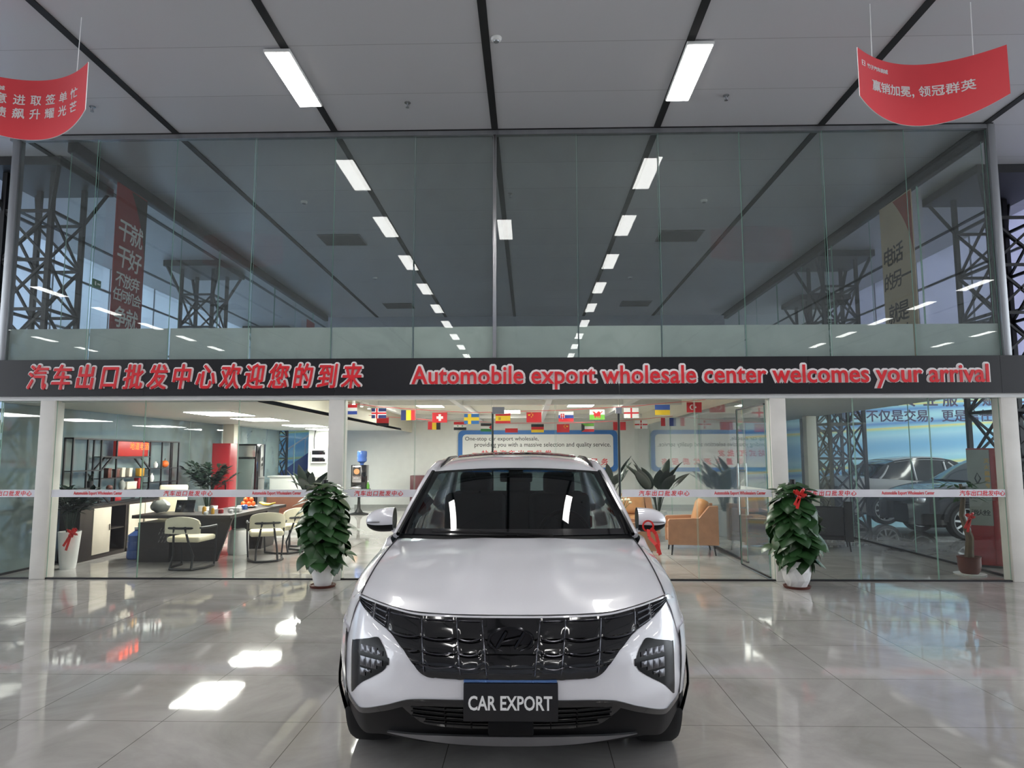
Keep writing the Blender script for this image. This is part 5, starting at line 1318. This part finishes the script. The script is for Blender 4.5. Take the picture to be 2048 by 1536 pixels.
MB().b2(-.55, .75, -.2, .2, 0, 1.05, bev=.01).build('body', 'white_wall', t); MB().b2(-.6, .8, -.25, .25, 1.05, 1.09, bev=.008).build('counter_top', 'white_metal', t)
t = thing('sofa', 'brown leather sofa beyond the tea table', 'sofa', (-4.95, 14.7, 0), 0)
pbr('brown_leather', (110, 70, 52), .45, var=.12, scale=8)
MB().b2(-.7, .7, -.35, .35, .12, .42, bev=.05).build('seat', 'brown_leather', t); MB().b2(-.7, .7, .2, .42, .3, .82, bev=.06).build('backrest', 'brown_leather', t)
for s in (-1, 1): MB().b2(s*.68, s*.85, -.35, .42, .12, .6, bev=.05).build('arm', 'brown_leather', t)
for sx in (-1, 1):
    for sy in (-.3, .34): MB().tube([(sx*.75, sy, .14), (sx*.75, sy, 0)], .02).build('leg', 'black_metal', t)
t = thing('electrical_box', 'white wall box with two dark windows behind the left column', 'electrical box', (-6.02, 19.895, 1.62))
MB().b2(-.22, .22, -.1, 0, -.2, .2, bev=.006).build('casing', 'white_metal', t)
for z in (-.1, .1): MB().b2(-.19, .19, -.106, -.1, z-.06, z+.06, bev=.003).build('window', 'gloss_black', t)
MB().tube([(-.15, -.03, .2), (-.16, -.03, .5), (-.13, -.02, .74)], .012).build('conduit', 'black_metal', t)

# ================================================================== RIGHT ROOM AND THE BAY BEYOND
t = thing('fire_hose_cabinet', 'grey and red fire hose cabinet with red 消火栓 writing at the right column', 'fire cabinet', (6.72, 10.36, 0), radians(-33))
t['label'] = 'grey fronted red fire hose cabinet at the far right beside the column'
MB().b2(-.28, .20, 0, .33, .03, 1.72, bev=.01).build('body', 'cabinet_red', t)
d_ = MB().b2(-.28, .0, -.02, 0, .6, 1.70, bev=.005).build('door', 'stone_grey', t); d_['label'] = 'grey door with dark emblem and characters'
MB().b2(.005, .20, -.02, 0, .06, 1.70, bev=.005).build('side_door', 'cabinet_red', t)
mb = MB(); add_cjk(mb, '消火栓', -.26, -.03, .74, .83, -.021, off=.02, ext=.001); mb.build('lettering', 'text_black', d_, smooth=0)
mb = MB()
for k in range(6): add_cjk(mb, '灭火器箱专用'[k], -.07, -.01, 1.5-.09*k, 1.57-.09*k, -.021, off=.02, ext=.001)
mb.build('side_lettering', 'gold_item', d_, smooth=0)
MB().tube([(-.16, -.021, 1.2), (-.12, -.024, 1.28), (-.16, -.024, 1.36), (-.19, -.024, 1.28), (-.16, -.021, 1.2)], .009, 6).build('emblem', 'text_black', d_)
MB().b2(-.28, .20, 0, .33, 0, .03).build('plinth', 'black_metal', t)
pbr('paint_white', (222, 222, 222), .25, var=.02, coat=.8); pbr('paint_graphite', (40, 42, 46), .25, var=.05, coat=.8)
pbr('rim_silver', (186, 188, 190), .35, .25, var=.04)
def parked_car(label, loc, rz, paint, zs=1.0, seedx=0):
    """simple car, nose towards +x"""
    t = thing('car', label, 'car', loc, rz, group='cars parked in the bay beyond the right room')
    top = smooth_tab([(-2.3, .80), (-2.1, .98), (-1.5, 1.0), (-.5, .95), (.6, .96), (1.0, .98), (1.7, .90), (2.15, .76), (2.32, .62)])
    hw = smooth_tab([(-2.3, .72), (-2.0, .86), (-1, .91), (1, .91), (1.9, .86), (2.2, .72), (2.32, .58)])
    def body(u, v):
        x = -2.3+4.62*u; w = hw(x); z = top(x); s = 2*v-1; a = abs(s)
        prof = [(0, 0, 1), (.35, .72, 1), (.5, .95, .97), (.6, 1.0, .82), (.8, 1.0, .5), (1.0, .94, .28)]
        yy = interp([(p[0], p[1]) for p in prof], a)*w; k = interp([(p[0], p[2]) for p in prof], a)
        return (x, math.copysign(yy, s), (.25+(z-.25)*(k-.28)/.72)*zs)
    def keepb(u, v):
        p = body(u, v); return not (abs(p[1]) > .6 and any(hypot(p[0]-a, p[2]-.34*zs) < .38 for a in (-1.38, 1.38)) and p[2] < .75*zs)
    MB().grid(body, 70, 48, keep=keepb).build('body', paint, t, smooth=45)
    rf = smooth_tab([(-1.75, 1.0), (-1.2, 1.32), (-.6, 1.43), (0, 1.44), (.45, 1.36), (1.1, 1.0)])
    def cab(u, v, o=0):
        x = -1.75+2.85*u; zr = rf(x); zb = top(x)-.03; s = 2*v-1; a = abs(s); w = hw(x)-.07
        f = min(1, max(0, (zr-zb)/.45)); wr = w-.2*f
        if a < .6: yy, z = wr*a/.6, zr-.03*(a/.6)**3
        else: q = (a-.6)/.4; yy, z = wr+(w-wr)*q, (zr-.03)+(zb-zr+.03)*q
        return (x, math.copysign(yy+o, s), (z+o)*zs)
    MB().grid(cab, 50, 40).build('cabin_glass', 'gloss_black', t, smooth=45)
    MB().grid(lambda u, v: (lambda p: (p[0], p[1], p[2]+.008))(cab(.26+.42*u, .18+.64*v)), 20, 20).build('roof', paint, t, smooth=45)
    for s in (0, 1):
        mb = MB()
        for uu in (.10, .40, .66, .9): mb.tube([(lambda p: (p[0], p[1]*1.01, p[2]))(cab(uu+(.1*(1-k/4) if uu < .2 else -.1*(1-k/4)*0 if uu < .8 else -.2*(1-k/4)), (.17 if not s else .83)+(-.165 if not s else .165)*k/4)) for k in range(5)], .025, 6)
        mb.build('pillars', paint, t)
        MB().box((.75, (-1, 1)[s]*.98, 1.0*zs), (.14, .2, .12), bev=.04).build('side_mirror', paint, t)
        MB().b2(2.0, 2.24, (-1, 1)[s]*.5, (-1, 1)[s]*.78, .62*zs, .72*zs, bev=.03).build('headlight', 'steel', t)
    MB().b2(-1.95, 1.95, -.68, .68, .22, .62).build('underbody', 'plastic_black', t)
    for x in (-1.38, 1.38):
        for s in (-1, 1):
            w = bpy.data.objects.new('wheel', None); COL.objects.link(w); w.parent = t; w.location = (x, s*.80, .345)
            MB().lathe([(.25, -.10), (.32, -.105), (.345, -.08), (.345, .08), (.32, .105), (.25, .10), (.245, 0), (.25, -.10)], 32, axis='y', cap=False).build('tyre', 'tyre_rubber', w)
            mb = MB().lathe([(.26, s*.10), (.26, -s*.1), (.235, -s*.1), (.235, s*.09), (.25, s*.105), (.26, s*.10)], 32, axis='y', cap=False).lathe([(0, s*.06), (.045, s*.07), (.045, s*.09), (0, s*.095)], 14, axis='y')
            for k in range(10): a = 2*pi*k/10; mb.bar((cos(a)*.03, s*.07, sin(a)*.03), (cos(a+.1)*.245, s*.095, sin(a+.1)*.245), .036, .02, up=(0, 1, 0))
            mb.build('rim', 'rim_silver', w)
            MB().grid(lambda u, v: (x+(.36+.10*v)*cos(pi*u), s*(hw(x)+.004), .345*zs*0+.345+(.36+.10*v)*sin(pi*u)), 28, 2).build('wheel_arch_trim', 'plastic_black', t)
            MB().lathe([(0, 0), (.24, 0)], 24, axis='y', cap=False).build('brake_disc', 'plastic_black', w)
    return t
parked_car('white car parked farther back beyond the glass of the right room', (9.75, 17.6, 0), 0, 'paint_white', 1.1)
parked_car('dark grey car parked nearer beyond the glass of the right room', (9.75, 14.55, 0), pi, 'paint_graphite', 1.12)
